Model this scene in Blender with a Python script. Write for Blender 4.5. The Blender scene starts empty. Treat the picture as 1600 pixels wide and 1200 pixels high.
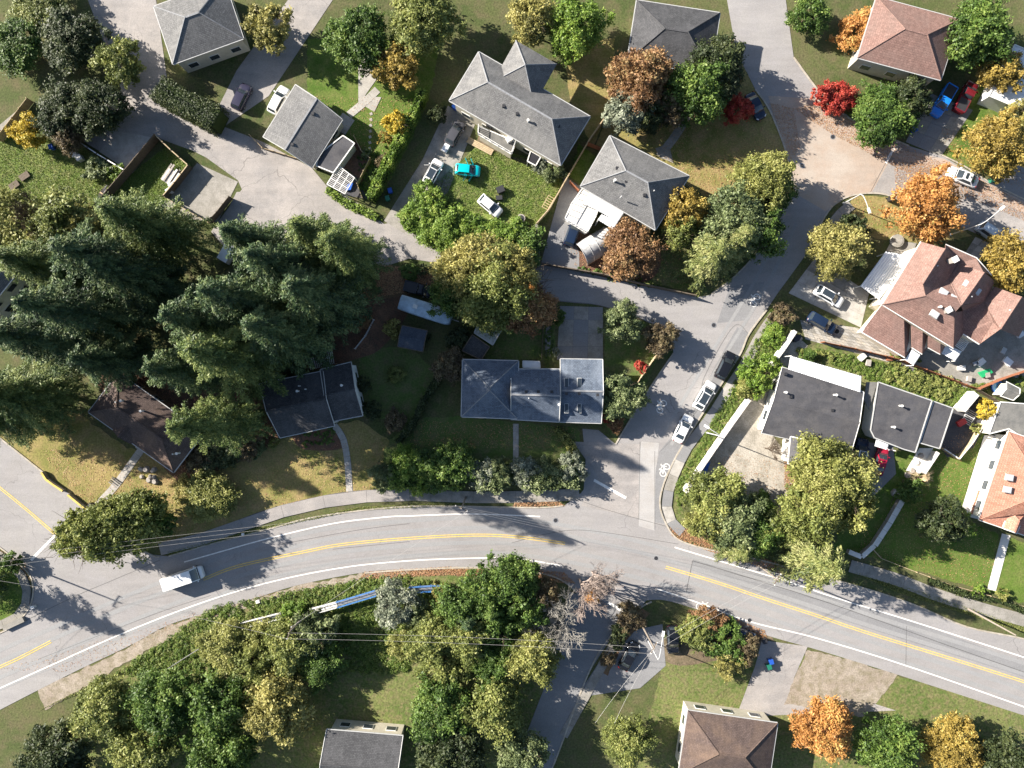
import bpy, bmesh, math, random
import numpy as np
from mathutils import Vector, Matrix
random.seed(7)
S = bpy.context.scene
COL = S.collection
R_ = math.radians
H = 112.0            # camera altitude in metres above the street

# ---------------------------------------------------------------- camera
cam_d = bpy.data.cameras.new('camera')
cam = bpy.data.objects.new('camera', cam_d); COL.objects.link(cam)
cam.location = (0, 0, H); cam.rotation_euler = (0, 0, 0)
cam_d.sensor_width = 36.0; cam_d.sensor_fit = 'HORIZONTAL'
cam_d.lens = 36.0 * H / 160.0
cam_d.clip_start = 1.0; cam_d.clip_end = 6000.0
S.camera = cam
# ---------------------------------------------------------------- sun and sky
SUN_EL = R_(27.5)
sdx, sdy = -0.930, 0.367                      # towards the sun on the ground
w = bpy.data.worlds.new('World'); S.world = w; w.use_nodes = True
nt = w.node_tree; nt.nodes.clear()
wo = nt.nodes.new('ShaderNodeOutputWorld'); bg = nt.nodes.new('ShaderNodeBackground')
sky = nt.nodes.new('ShaderNodeTexSky'); sky.sky_type = 'NISHITA'; sky.sun_disc = False
sky.sun_elevation = SUN_EL; sky.sun_rotation = math.atan2(sdx, sdy)
sky.air_density = 1.0; sky.dust_density = 1.0; sky.ozone_density = 1.2
bg.inputs['Strength'].default_value = 0.058
nt.links.new(sky.outputs[0], bg.inputs[0]); nt.links.new(bg.outputs[0], wo.inputs[0])
sl = bpy.data.lights.new('sun', 'SUN'); sl.energy = 5.0; sl.angle = R_(0.5); sl.color = (1.0, 0.925, 0.825)
sun = bpy.data.objects.new('sun', sl); COL.objects.link(sun)
dv = Vector((sdx * math.cos(SUN_EL), sdy * math.cos(SUN_EL), math.sin(SUN_EL)))
sun.rotation_euler = dv.to_track_quat('Z', 'Y').to_euler(); sun.location = (0, 0, 90)
S.view_settings.view_transform = 'Standard'; S.view_settings.look = 'None'
S.view_settings.exposure = 1.70; S.view_settings.gamma = 1.0
S.view_settings.use_curve_mapping = False
S.render.engine = 'CYCLES'; S.cycles.max_bounces = 5; S.cycles.transparent_max_bounces = 4

# ---------------------------------------------------------------- helpers
def V(px, py, z=0.0):
    k = 0.1 * (H - z) / H
    return Vector(((px - 800) * k, (600 - py) * k, z))
ORG = {}
def tag(o, label=None, cat=None, group=None, kind=None):
    if label: o['label'] = label
    if cat: o['category'] = cat
    if group: o['group'] = group
    if kind: o['kind'] = kind
    return o
def thing(name, label, cat, loc=(0, 0, 0), group=None, rz=0.0):
    o = bpy.data.objects.new(name, None); COL.objects.link(o)
    o.location = loc; o.rotation_euler[2] = rz; o.empty_display_size = 0.3
    ORG[o.name] = Vector(loc)
    return tag(o, label, cat, group)
def link(name, me, parent=None, mat=None):
    o = bpy.data.objects.new(name, me); COL.objects.link(o)
    if parent is not None: o.parent = parent
    if mat is not None:
        if not me.materials: me.materials.append(None)
        o.material_slots[0].link = 'OBJECT'; o.material_slots[0].material = mat
    return o
class MB:
    def __init__(s): s.v = []; s.f = []
    def add(s, vs, fs):
        b = len(s.v); s.v += [Vector(x) for x in vs]; s.f += [tuple(b + i for i in f) for f in fs]; return s
    def box(s, c, d, rz=0.0):
        cx, cy, cz = c; a, b, h = d[0] / 2, d[1] / 2, d[2] / 2; co, si = math.cos(rz), math.sin(rz)
        vs = []
        for z in (-h, h):
            for x, y in ((-a, -b), (a, -b), (a, b), (-a, b)):
                vs.append((cx + x * co - y * si, cy + x * si + y * co, cz + z))
        return s.add(vs, [(3, 2, 1, 0), (4, 5, 6, 7), (0, 1, 5, 4), (1, 2, 6, 5), (2, 3, 7, 6), (3, 0, 4, 7)])
    def prism(s, pts, z0, z1):
        n = len(pts); a = sum(pts[i][0] * pts[(i + 1) % n][1] - pts[(i + 1) % n][0] * pts[i][1] for i in range(n))
        if a < 0: pts = pts[::-1]
        vs = [(p[0], p[1], z0) for p in pts] + [(p[0], p[1], z1) for p in pts]
        return s.add(vs, [tuple(range(n - 1, -1, -1)), tuple(range(n, 2 * n))] + [(i, (i + 1) % n, n + (i + 1) % n, n + i) for i in range(n)])
    def slab(s, pts3, t=0.12):
        n = len(pts3); nz = Vector((0, 0, 0))
        for i in range(n):
            a, b = Vector(pts3[i]), Vector(pts3[(i + 1) % n]); nz += a.cross(b)
        if nz.z < 0: pts3 = pts3[::-1]
        vs = list(pts3) + [(p[0], p[1], p[2] - t) for p in pts3]
        return s.add(vs, [tuple(range(n)), tuple(range(2 * n - 1, n - 1, -1))] + [((i + 1) % n, i, n + i, n + (i + 1) % n) for i in range(n)])
    def seg(s, a, b, w, h):                     # upright bar between two points
        a, b = Vector(a), Vector(b); d = b - a; d.z = 0
        if d.length < 1e-6: return s
        n = Vector((-d.y, d.x, 0)).normalized() * w / 2
        vs = [a - n, b - n, b + n, a + n]; u = Vector((0, 0, h))
        return s.add(vs + [x + u for x in vs], [(3, 2, 1, 0), (4, 5, 6, 7), (0, 1, 5, 4), (1, 2, 6, 5), (2, 3, 7, 6), (3, 0, 4, 7)])
    def tube(s, pts, r, n=6, r1=None, cap=True):
        pts = [Vector(p) for p in pts]; m = len(pts); rings = []
        for i, p in enumerate(pts):
            d = (pts[min(i + 1, m - 1)] - pts[max(i - 1, 0)]).normalized()
            up = Vector((0, 0, 1)) if abs(d.z) < 0.9 else Vector((1, 0, 0))
            a = d.cross(up).normalized(); b = a.cross(d).normalized()
            rr = r if r1 is None else r + (r1 - r) * i / (m - 1)
            rings.append([p + a * math.cos(2 * math.pi * k / n) * rr + b * math.sin(2 * math.pi * k / n) * rr for k in range(n)])
        vs = [v for g in rings for v in g]; fs = []
        for i in range(m - 1):
            for k in range(n): fs.append((i * n + k, (i + 1) * n + k, (i + 1) * n + (k + 1) % n, i * n + (k + 1) % n))
        if cap: fs += [tuple(range(n)), tuple((m - 1) * n + k for k in range(n - 1, -1, -1))]
        return s.add(vs, fs)
    def cyl(s, c, r, h, n=12, r1=None):
        c = Vector(c); r1 = r if r1 is None else r1
        vs = [(c.x + r * math.cos(2 * math.pi * k / n), c.y + r * math.sin(2 * math.pi * k / n), c.z) for k in range(n)]
        vs += [(c.x + r1 * math.cos(2 * math.pi * k / n), c.y + r1 * math.sin(2 * math.pi * k / n), c.z + h) for k in range(n)]
        return s.add(vs, [tuple(range(n - 1, -1, -1)), tuple(range(n, 2 * n))] + [(k, (k + 1) % n, n + (k + 1) % n, n + k) for k in range(n)])
    def mesh(s, name, smooth=False, off=Vector((0, 0, 0))):
        me = bpy.data.meshes.new(name)
        me.from_pydata([tuple(v - off) for v in s.v], [], s.f)
        uv = me.uv_layers.new(name='UVMap')
        for p in me.polygons:
            n = p.normal; h = Vector((0, 0, 1)).cross(n)
            h = h.normalized() if h.length > 1e-3 else Vector((1, 0, 0)); v = n.cross(h)
            for li in p.loop_indices:
                q = me.vertices[me.loops[li].vertex_index].co + off
                uv.data[li].uv = (q.dot(h), q.dot(v))
            p.use_smooth = smooth
        return me
    def build(s, name, mat, parent=None, smooth=False, off=None):
        if off is None:
            off = Vector((0, 0, 0)); p = parent
            while p is not None:
                off = off + ORG.get(p.name, Vector((0, 0, 0))); p = p.parent
        me = s.mesh(name, smooth, off); me.materials.append(mat)
        o = bpy.data.objects.new(name, me); COL.objects.link(o)
        if parent is not None: o.parent = parent
        return o
def smooth_pts(pts, k=8, closed=False):
    P = [np.array(p, float) for p in pts]; n = len(P); out = []
    rng = range(n) if closed else range(n - 1)
    for i in rng:
        p0 = P[(i - 1) % n] if closed or i > 0 else P[0]; p1 = P[i]; p2 = P[(i + 1) % n]
        p3 = P[(i + 2) % n] if closed or i + 2 < n else P[-1]
        for j in range(k):
            t = j / k
            out.append(tuple(0.5 * ((2 * p1) + (-p0 + p2) * t + (2 * p0 - 5 * p1 + 4 * p2 - p3) * t * t + (-p0 + 3 * p1 - 3 * p2 + p3) * t ** 3)))
    if not closed: out.append(tuple(P[-1]))
    return out
SHN = [0]
def sheet(name, pts, z, mat, kind='structure', parent=None, sm=False, rag=0.0):
    if sm: pts = smooth_pts(pts, 6, True)
    if rag:
        q = []; rr = random.Random(len(pts) * 7 + int(pts[0][0]))
        for i in range(len(pts)):
            a, b = pts[i], pts[(i + 1) % len(pts)]; L = math.dist(a[:2], b[:2]); m = max(1, int(L / 7))
            for j in range(m):
                t = j / m; q.append((a[0] + (b[0] - a[0]) * t + rr.uniform(-rag, rag), a[1] + (b[1] - a[1]) * t + rr.uniform(-rag, rag)))
        pts = q
    SHN[0] += 1
    z = (.004 + .0007 * len([o for o in COL.objects if o.name.startswith('lawn')])) if name == 'lawn' else z * 1.6 + .00004 * SHN[0]
    bm = bmesh.new(); vs = [bm.verts.new(V(p[0], p[1])[:2] + (z,)) for p in pts]
    f = bm.faces.new(vs); bm.normal_update()
    if f.normal.z < 0: f.normal_flip()
    bmesh.ops.triangulate(bm, faces=[f])
    me = bpy.data.meshes.new(name); bm.to_mesh(me); bm.free(); me.materials.append(mat)
    o = bpy.data.objects.new(name, me); COL.objects.link(o)
    if parent is not None: o.parent = parent
    elif kind: o['kind'] = kind
    return o
def ribbon(name, pts, wid, z0, h, mat, parent=None, kind=None, sm=True, off=0.0, k=8):
    """strip of constant width (m) along pixel points; h>0 gives it height"""
    if sm: pts = smooth_pts(pts, k)
    P = [V(p[0], p[1]) for p in pts]; n = len(P); L = []; Rr = []
    for i in range(n):
        d = (P[min(i + 1, n - 1)] - P[max(i - 1, 0)]).normalized(); nn = Vector((-d.y, d.x, 0))
        c = P[i] + nn * off; L.append(c + nn * wid / 2); Rr.append(c - nn * wid / 2)
    mb = MB()
    if h <= 0:
        z0 *= 1.6
        vs = []; fs = []
        for a, b in zip(Rr, L): vs += [(a.x, a.y, z0), (b.x, b.y, z0)]
        for i in range(n - 1): fs.append((2 * i, 2 * i + 2, 2 * i + 3, 2 * i + 1))
        mb.add(vs, fs)
    else:
        vs = []; fs = []
        for a, b in zip(Rr, L): vs += [(a.x, a.y, z0), (a.x, a.y, z0 + h), (b.x, b.y, z0 + h), (b.x, b.y, z0)]
        for i in range(n - 1):
            q = 4 * i
            for e in range(3): fs.append((q + e, q + 4 + e, q + 5 + e, q + 1 + e))
        fs += [(0, 1, 2, 3), (4 * n - 1, 4 * n - 2, 4 * n - 3, 4 * n - 4)]
        mb.add(vs, fs)
    o = mb.build(name, mat, parent)
    if kind and parent is None: o['kind'] = kind
    return o

# ---------------------------------------------------------------- materials
MATS = {}
def sr(r, g, b):
    f = lambda c: ((c / 255 + 0.055) / 1.055) ** 2.4 if c > 10 else c / 255 / 12.92
    return (f(r), f(g), f(b), 1)
def base_mat(name, rough=0.8, spec=0.3, metal=0.0):
    m = bpy.data.materials.new(name); m.use_nodes = True; t = m.node_tree
    b = t.nodes['Principled BSDF']; b.inputs['Roughness'].default_value = rough
    b.inputs['Specular IOR Level'].default_value = spec; b.inputs['Metallic'].default_value = metal
    return m, t, b
def nd(t, typ, **kw):
    n = t.nodes.new(typ)
    for k, v in kw.items():
        if k in n.inputs: n.inputs[k].default_value = v
        else: setattr(n, k, v)
    return n
def noise(t, vec, scale, detail=4, rough=0.6, dist=0.0):
    n = nd(t, 'ShaderNodeTexNoise'); n.inputs['Scale'].default_value = scale; n.inputs['Detail'].default_value = detail
    n.inputs['Roughness'].default_value = rough; n.inputs['Distortion'].default_value = dist
    t.links.new(vec, n.inputs['Vector']); return n.outputs[0]
def ramp(t, fac, stops):
    r = t.nodes.new('ShaderNodeValToRGB'); e = r.color_ramp.elements
    e[0].position, e[0].color = stops[0]; e[1].position, e[1].color = stops[-1]
    for p, c in stops[1:-1]:
        x = e.new(p); x.color = c
    t.links.new(fac, r.inputs[0]); return r.outputs[0]
def mix(t, fac, a, b, mode='MIX'):
    m = t.nodes.new('ShaderNodeMix'); m.data_type = 'RGBA'; m.blend_type = mode
    for inp, v in ((0, fac), (6, a), (7, b)):
        if isinstance(v, (float, int)): m.inputs[inp].default_value = v
        elif isinstance(v, tuple): m.inputs[inp].default_value = v
        else: t.links.new(v, m.inputs[inp])
    return m.outputs[2]
def g(v): return (v, v, v, 1)
def bump(t, b, h, strength=0.3, dist=0.05):
    n = nd(t, 'ShaderNodeBump'); n.inputs['Strength'].default_value = strength; n.inputs['Distance'].default_value = dist
    t.links.new(h, n.inputs['Height']); t.links.new(n.outputs[0], b.inputs['Normal'])
def ground_mat(name, c0, c1, c2, s1=0.12, s2=0.8, s3=6.0, fine=0.35, rough=0.9, bmp=0.4, streak=0.0, crack=0.0, mid=(0.38, 0.62)):
    m, t, b = base_mat(name, rough, 0.2)
    pos = t.nodes.new('ShaderNodeNewGeometry').outputs['Position']
    a = noise(t, pos, s1, 5, 0.6, 0.4); c = noise(t, pos, s2, 5, 0.65); f = noise(t, pos, s3, 3, 0.7)
    col = ramp(t, a, [(mid[0], c0), (mid[1], c1)])
    col = mix(t, ramp(t, c, [(0.42, g(0)), (0.68, g(1))]), col, c2)
    if streak:
        mp = nd(t, 'ShaderNodeMapping'); mp.inputs['Scale'].default_value = (0.25, 1.6, 1); mp.inputs['Rotation'].default_value = (0, 0, 0.5)
        t.links.new(pos, mp.inputs[0]); st = noise(t, mp.outputs[0], 0.5, 4)
        col = mix(t, streak, col, ramp(t, st, [(0.3, g(0.45)), (0.7, g(1.0))]), 'MULTIPLY')
    if crack:
        vo = nd(t, 'ShaderNodeTexVoronoi'); vo.feature = 'DISTANCE_TO_EDGE'; vo.inputs['Scale'].default_value = 0.14
        dn = nd(t, 'ShaderNodeTexNoise'); dn.inputs['Scale'].default_value = 0.5; t.links.new(pos, dn.inputs['Vector'])
        ad = nd(t, 'ShaderNodeVectorMath'); ad.operation = 'MULTIPLY_ADD'; t.links.new(dn.outputs['Color'], ad.inputs[0])
        ad.inputs[1].default_value = (3, 3, 0); t.links.new(pos, ad.inputs[2]); t.links.new(ad.outputs[0], vo.inputs['Vector'])
        cr = ramp(t, vo.outputs['Distance'], [(0.0, g(1)), (0.006, g(0))])
        mk = ramp(t, noise(t, pos, 0.06, 2), [(0.5, g(0)), (0.6, g(crack))])
        col = mix(t, mix(t, 1.0, cr, mk, 'MULTIPLY'), col, (c0[0] * .45, c0[1] * .45, c0[2] * .45, 1))
    fr = ramp(t, f, [(0.25, g(1 - fine)), (0.75, g(1 + fine * 0.6))])
    col = mix(t, 1.0, col, fr, 'MULTIPLY')
    t.links.new(col, b.inputs['Base Color']); bump(t, b, f, bmp, 0.06)
    return m
def flat_mat(name, c, rough=0.6, spec=0.4, metal=0.0, var=0.15, sc=1.5, coat=0.0):
    m, t, b = base_mat(name, rough, spec, metal)
    pos = t.nodes.new('ShaderNodeTexCoord').outputs['Object']
    n = noise(t, pos, sc, 5, 0.65)
    col = mix(t, 1.0, c, ramp(t, n, [(0.3, g(1 - var)), (0.7, g(1 + var * 0.5))]), 'MULTIPLY')
    t.links.new(col, b.inputs['Base Color'])
    if coat: b.inputs['Coat Weight'].default_value = coat; b.inputs['Coat Roughness'].default_value = 0.05
    return m
def shingle_mat(name, c0, c1, stain, row=0.22, wid=0.4, gap=0.5, sc=0.25, tone=0.35):
    m, t, b = base_mat(name, 0.85, 0.25)
    uv = t.nodes.new('ShaderNodeUVMap').outputs[0]; pos = t.nodes.new('ShaderNodeNewGeometry').outputs['Position']
    br = nd(t, 'ShaderNodeTexBrick'); br.offset = 0.5
    br.inputs['Scale'].default_value = 1.0; br.inputs['Brick Width'].default_value = wid; br.inputs['Row Height'].default_value = row
    br.inputs['Mortar Size'].default_value = 0.018; br.inputs['Mortar Smooth'].default_value = 0.3; br.inputs['Bias'].default_value = 0.0
    br.inputs['Color1'].default_value = c0; br.inputs['Color2'].default_value = c1
    br.inputs['Mortar'].default_value = tuple(x * gap for x in c0[:3]) + (1,)
    t.links.new(uv, br.inputs['Vector'])
    big = noise(t, pos, sc, 5, 0.65, 0.5); f = noise(t, pos, 9.0, 2, 0.7)
    col = mix(t, ramp(t, big, [(0.45, g(0)), (0.72, g(0.75))]), br.outputs['Color'], stain)
    col = mix(t, 1.0, col, ramp(t, f, [(0.3, g(1 - tone)), (0.7, g(1 + tone * 0.5))]), 'MULTIPLY')
    mp = nd(t, 'ShaderNodeMapping'); mp.inputs['Scale'].default_value = (2.5, 0.3, 1); t.links.new(uv, mp.inputs[0])
    dr = noise(t, mp.outputs[0], 1.0, 3)
    col = mix(t, 0.45, col, ramp(t, dr, [(0.3, g(0.6)), (0.65, g(1.1))]), 'MULTIPLY')
    t.links.new(col, b.inputs['Base Color']); bump(t, b, br.outputs['Fac'], -0.4, 0.03)
    return m
def leaf_mat(name, cols, trans=0.3):
    m = bpy.data.materials.new(name); m.use_nodes = True; t = m.node_tree; t.nodes.clear()
    o = t.nodes.new('ShaderNodeOutputMaterial')
    at = t.nodes.new('ShaderNodeAttribute'); at.attribute_name = 'tint'
    n = len(cols); col = ramp(t, at.outputs['Fac'], [(i / (n - 1), c) for i, c in enumerate(cols)])
    d = t.nodes.new('ShaderNodeBsdfPrincipled'); d.inputs['Roughness'].default_value = 0.55; d.inputs['Specular IOR Level'].default_value = 0.35
    tr = t.nodes.new('ShaderNodeBsdfTranslucent'); mx = t.nodes.new('ShaderNodeMixShader'); mx.inputs[0].default_value = trans
    t.links.new(col, d.inputs['Base Color']); t.links.new(col, tr.inputs[0])
    t.links.new(d.outputs[0], mx.inputs[1]); t.links.new(tr.outputs[0], mx.inputs[2]); t.links.new(mx.outputs[0], o.inputs[0])
    return m

ASPH = ground_mat('asphalt_main', (0.253, 0.240, 0.233, 1), (0.302, 0.290, 0.281, 1), (0.278, 0.267, 0.265, 1), 0.05, 0.35, 8, 0.22, 0.9, 0.2, 0.25, 0.8)
ASPH_N = ground_mat('asphalt_newer', (0.202, 0.202, 0.206, 1), (0.239, 0.237, 0.237, 1), (0.218, 0.218, 0.221, 1), 0.08, 0.5, 8, 0.25, 0.9, 0.2, 0.2, 0.0)
ASPH_L = ground_mat('asphalt_lane', (0.294, 0.273, 0.256, 1), (0.361, 0.333, 0.313, 1), (0.252, 0.240, 0.233, 1), 0.07, 0.3, 7, 0.25, 0.92, 0.3, 0.3, 1.0)
ASPH_W = ground_mat('asphalt_warm', (0.345, 0.285, 0.235, 1), (0.385, 0.335, 0.285, 1), (0.35, 0.27, 0.21, 1), 0.07, 0.25, 8, 0.22, 0.92, 0.2, 0.2, 0.7)
CONC = ground_mat('concrete', (0.33, 0.315, 0.285, 1), (0.40, 0.38, 0.35, 1), (0.27, 0.255, 0.23, 1), 0.15, 0.8, 9, 0.2, 0.85, 0.15)
CONC_D = ground_mat('concrete_worn', (0.25, 0.235, 0.21, 1), (0.32, 0.30, 0.27, 1), (0.19, 0.18, 0.155, 1), 0.15, 0.7, 7, 0.3, 0.85, 0.2)
CONC_W = flat_mat('white_concrete', (0.62, 0.60, 0.56, 1), 0.7, 0.3, var=0.18, sc=0.7)
GRAVEL = ground_mat('pale_gravel', (0.350, 0.322, 0.276, 1), (0.423, 0.386, 0.331, 1), (0.258, 0.235, 0.193, 1), 0.12, 0.6, 5, 0.4, 0.95, 0.6)
DIRT = ground_mat('dirt', (0.14, 0.105, 0.07, 1), (0.20, 0.155, 0.10, 1), (0.09, 0.08, 0.045, 1), 0.15, 0.9, 5, 0.5, 0.95, 0.8)
LITTER = ground_mat('leaf_litter_soil', (0.17, 0.10, 0.06, 1), (0.23, 0.14, 0.08, 1), (0.13, 0.10, 0.055, 1), 0.2, 1.0, 5, 0.5, 0.95, 0.8)
GRASS = ground_mat('grass_lush', (0.107, 0.170, 0.030, 1), (0.178, 0.231, 0.054, 1), (0.234, 0.217, 0.100, 1), 0.15, 0.9, 3.5, 0.55, 0.95, 1.0)
GRASS_D = ground_mat('grass_dry', (0.139, 0.151, 0.038, 1), (0.255, 0.208, 0.079, 1), (0.291, 0.214, 0.101, 1), 0.09, 0.5, 3.5, 0.45, 0.95, 1.0)
GRASS_G = ground_mat('grass_green', (0.062, 0.113, 0.016, 1), (0.096, 0.149, 0.025, 1), (0.135, 0.156, 0.044, 1), 0.12, 0.7, 3.5, 0.45, 0.95, 1.0)
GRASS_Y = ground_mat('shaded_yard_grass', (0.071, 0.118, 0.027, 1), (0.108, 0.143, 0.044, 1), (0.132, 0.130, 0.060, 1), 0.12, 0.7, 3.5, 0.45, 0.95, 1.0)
GRASS_W = ground_mat('rough_grass', (0.082, 0.121, 0.029, 1), (0.142, 0.163, 0.052, 1), (0.175, 0.151, 0.075, 1), 0.15, 1.2, 3.0, 0.6, 0.95, 1.0)
BASE = ground_mat('garden_ground', (0.055, 0.078, 0.023, 1), (0.098, 0.107, 0.041, 1), (0.114, 0.101, 0.052, 1), 0.08, 0.5, 3.5, 0.5, 0.95, 1.0)
COVER = ground_mat('bark_mulch', (0.130, 0.068, 0.046, 1), (0.208, 0.116, 0.072, 1), (0.091, 0.068, 0.046, 1), 0.2, 1.2, 5, 0.5, 0.95, 0.8)
ASPH_P = ground_mat('asphalt_pale', (0.33, 0.32, 0.315, 1), (0.37, 0.36, 0.35, 1), (0.34, 0.32, 0.30, 1), 0.07, 0.4, 8, 0.18, 0.9, 0.2, 0.2)
ASPH_R = ground_mat('asphalt_leaf_dusted', (0.40, 0.27, 0.20, 1), (0.36, 0.30, 0.25, 1), (0.37, 0.31, 0.265, 1), 0.15, 0.5, 7, 0.25, 0.92, 0.2)
MOSSY = ground_mat('mossy_metal', (0.36, 0.38, 0.36, 1), (0.46, 0.47, 0.45, 1), (0.26, 0.28, 0.22, 1), 0.3, 1.2, 6, 0.25, 0.7, 0.1, 0.4)
DUST = ground_mat('dusty_shoulder', (0.27, 0.225, 0.18, 1), (0.33, 0.285, 0.235, 1), (0.19, 0.165, 0.11, 1), 0.2, 0.9, 5, 0.4, 0.95, 0.5)
SH_NAVY = shingle_mat('shingle_navy', (0.05, 0.06, 0.085, 1), (0.07, 0.085, 0.115, 1), (0.09, 0.10, 0.12, 1))
TRACK = ground_mat('asphalt_wheel_track', (0.235, 0.235, 0.236, 1), (0.265, 0.264, 0.262, 1), (0.25, 0.248, 0.245, 1), 0.05, 0.35, 8, 0.22, 0.85, 0.15)
RIDGE = flat_mat('ridge_shingles', (0.23, 0.235, 0.245, 1), 0.9, 0.2, var=.3, sc=3)
CORE = flat_mat('hedge_inside', (0.03, 0.045, 0.015, 1), 0.95, 0.1)
WHITE_P = flat_mat('white_road_paint', (0.72, 0.70, 0.66, 1), 0.7, 0.3, var=0.25, sc=2.0)
YELL_P = flat_mat('yellow_road_paint', (0.62, 0.44, 0.10, 1), 0.7, 0.3, var=0.25, sc=2.0)
SEAL = flat_mat('crack_seal_wire_shadow', (0.09, 0.088, 0.085, 1), 0.7, 0.3)
KERB = ground_mat('kerb_concrete', (0.36, 0.33, 0.28, 1), (0.42, 0.38, 0.32, 1), (0.28, 0.24, 0.18, 1), 0.3, 1.5, 8, 0.25, 0.85, 0.2)
YKERB = flat_mat('yellow_kerb', (0.55, 0.42, 0.12, 1), 0.8, 0.2, var=0.4, sc=1.5)
SH_GREY = shingle_mat('shingle_grey', (0.125, 0.125, 0.126, 1), (0.176, 0.175, 0.174, 1), (0.206, 0.202, 0.194, 1))
SH_DARK = shingle_mat('shingle_dark', (0.055, 0.056, 0.06, 1), (0.082, 0.083, 0.087, 1), (0.10, 0.10, 0.105, 1))
SH_BLUE = shingle_mat('shingle_slate', (0.090, 0.112, 0.149, 1), (0.135, 0.165, 0.213, 1), (0.189, 0.220, 0.265, 1))
SH_BROWN = shingle_mat('shingle_brown', (0.085, 0.062, 0.055, 1), (0.12, 0.088, 0.078, 1), (0.16, 0.11, 0.08, 1))
SH_PINK = shingle_mat('shingle_rose', (0.20, 0.120, 0.100, 1), (0.27, 0.165, 0.138, 1), (0.18, 0.125, 0.108, 1), 0.3, 0.45, 0.55)
TILE_R = shingle_mat('tile_red', (0.40, 0.185, 0.125, 1), (0.47, 0.24, 0.17, 1), (0.36, 0.21, 0.16, 1), 0.34, 0.3, 0.5)
TAR = ground_mat('tar_roof', (0.056, 0.056, 0.062, 1), (0.077, 0.077, 0.085, 1), (0.094, 0.091, 0.094, 1), 0.2, 0.8, 6, 0.25, 0.85, 0.1, 0.3)
TARL = ground_mat('felt_roof', (0.16, 0.155, 0.145, 1), (0.20, 0.195, 0.18, 1), (0.12, 0.12, 0.115, 1), 0.2, 0.8, 6, 0.2, 0.85, 0.1, 0.2)
WALLW = flat_mat('white_stucco', (0.70, 0.68, 0.63, 1), 0.85, 0.2, var=0.12)
WALLC = flat_mat('cream_siding', (0.50, 0.46, 0.37, 1), 0.8, 0.2)
WALLB = flat_mat('brown_siding', (0.20, 0.13, 0.09, 1), 0.8, 0.2)
TRIM = flat_mat('white_trim', (0.66, 0.65, 0.62, 1), 0.5, 0.4)
TRIMG = flat_mat('grey_trim', (0.40, 0.40, 0.39, 1), 0.5, 0.4)
METALW = flat_mat('white_metal_sheet', (0.66, 0.67, 0.68, 1), 0.4, 0.5, 0.0, 0.15, 0.8)
METAL = flat_mat('grey_metal', (0.35, 0.35, 0.35, 1), 0.4, 0.5, 0.6)
GLASS = flat_mat('window_glass', (0.03, 0.04, 0.05, 1), 0.08, 0.8, 0, 0.1)
SKYG = flat_mat('skylight_dome', (0.42, 0.43, 0.44, 1), 0.2, 0.7, 0, 0.1)
WOOD = flat_mat('weathered_wood', (0.130, 0.104, 0.078, 1), 0.85, 0.2, var=0.35, sc=3)
WOODL = flat_mat('pale_timber', (0.42, 0.33, 0.21, 1), 0.8, 0.2, var=0.3, sc=3)
WOODR = flat_mat('red_cedar', (0.27, 0.11, 0.06, 1), 0.8, 0.2, var=0.3, sc=3)
BARK = flat_mat('bark', (0.10, 0.075, 0.055, 1), 0.95, 0.1, var=0.4, sc=5)
BARKP = flat_mat('pale_bark', (0.29, 0.235, 0.205, 1), 0.9, 0.1, var=0.3, sc=5)
BARKY = flat_mat('grey_twig_bark', (0.28, 0.265, 0.235, 1), 0.9, 0.1, var=0.3, sc=5)
POLE = flat_mat('pole_wood', (0.22, 0.19, 0.16, 1), 0.9, 0.1, var=0.2, sc=3)
STEELP = flat_mat('galvanised_steel', (0.58, 0.58, 0.57, 1), 0.45, 0.5, 0.2)
WIRE = flat_mat('wire_black', (0.10, 0.10, 0.10, 1), 0.6, 0.3)
WIREL = flat_mat('wire_bare', (0.3, 0.29, 0.28, 1), 0.5, 0.4)
STONE = flat_mat('stone', (0.34, 0.31, 0.28, 1), 0.85, 0.2, var=0.35, sc=2)
RUBBER = flat_mat('rubber', (0.02, 0.02, 0.02, 1), 0.8, 0.2)
RIM = flat_mat('alloy', (0.4, 0.4, 0.4, 1), 0.3, 0.6, 0.8)
BLACKP = flat_mat('black_plastic', (0.03, 0.03, 0.033, 1), 0.5, 0.4)
BLUEP = flat_mat('blue_plastic', (0.02, 0.09, 0.42, 1), 0.45, 0.4)
GREENP = flat_mat('green_plastic', (0.02, 0.16, 0.10, 1), 0.45, 0.4)
TEALP = flat_mat('green_tarp', (0.02, 0.38, 0.14, 1), 0.5, 0.4)
BLUET = flat_mat('blue_tarp', (0.03, 0.13, 0.55, 1), 0.5, 0.4, var=0.4, sc=4)
REDP = flat_mat('red_paint', (0.42, 0.04, 0.035, 1), 0.4, 0.4)
TARPG = flat_mat('grey_tarp', (0.34, 0.34, 0.34, 1), 0.6, 0.3, var=0.3, sc=2)
BLUER = flat_mat('blue_rail_paint', (0.04, 0.16, 0.42, 1), 0.4, 0.5)
LAMPW = flat_mat('lamp_lens', (0.75, 0.75, 0.72, 1), 0.3, 0.5)
HEADL = flat_mat('headlight_lens', (0.55, 0.57, 0.6, 1), 0.1, 0.8)
TAILL = flat_mat('taillight_lens', (0.40, 0.015, 0.015, 1), 0.2, 0.6)
SOLARF = flat_mat('dark_fabric', (0.03, 0.03, 0.035, 1), 0.9, 0.1)
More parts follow.
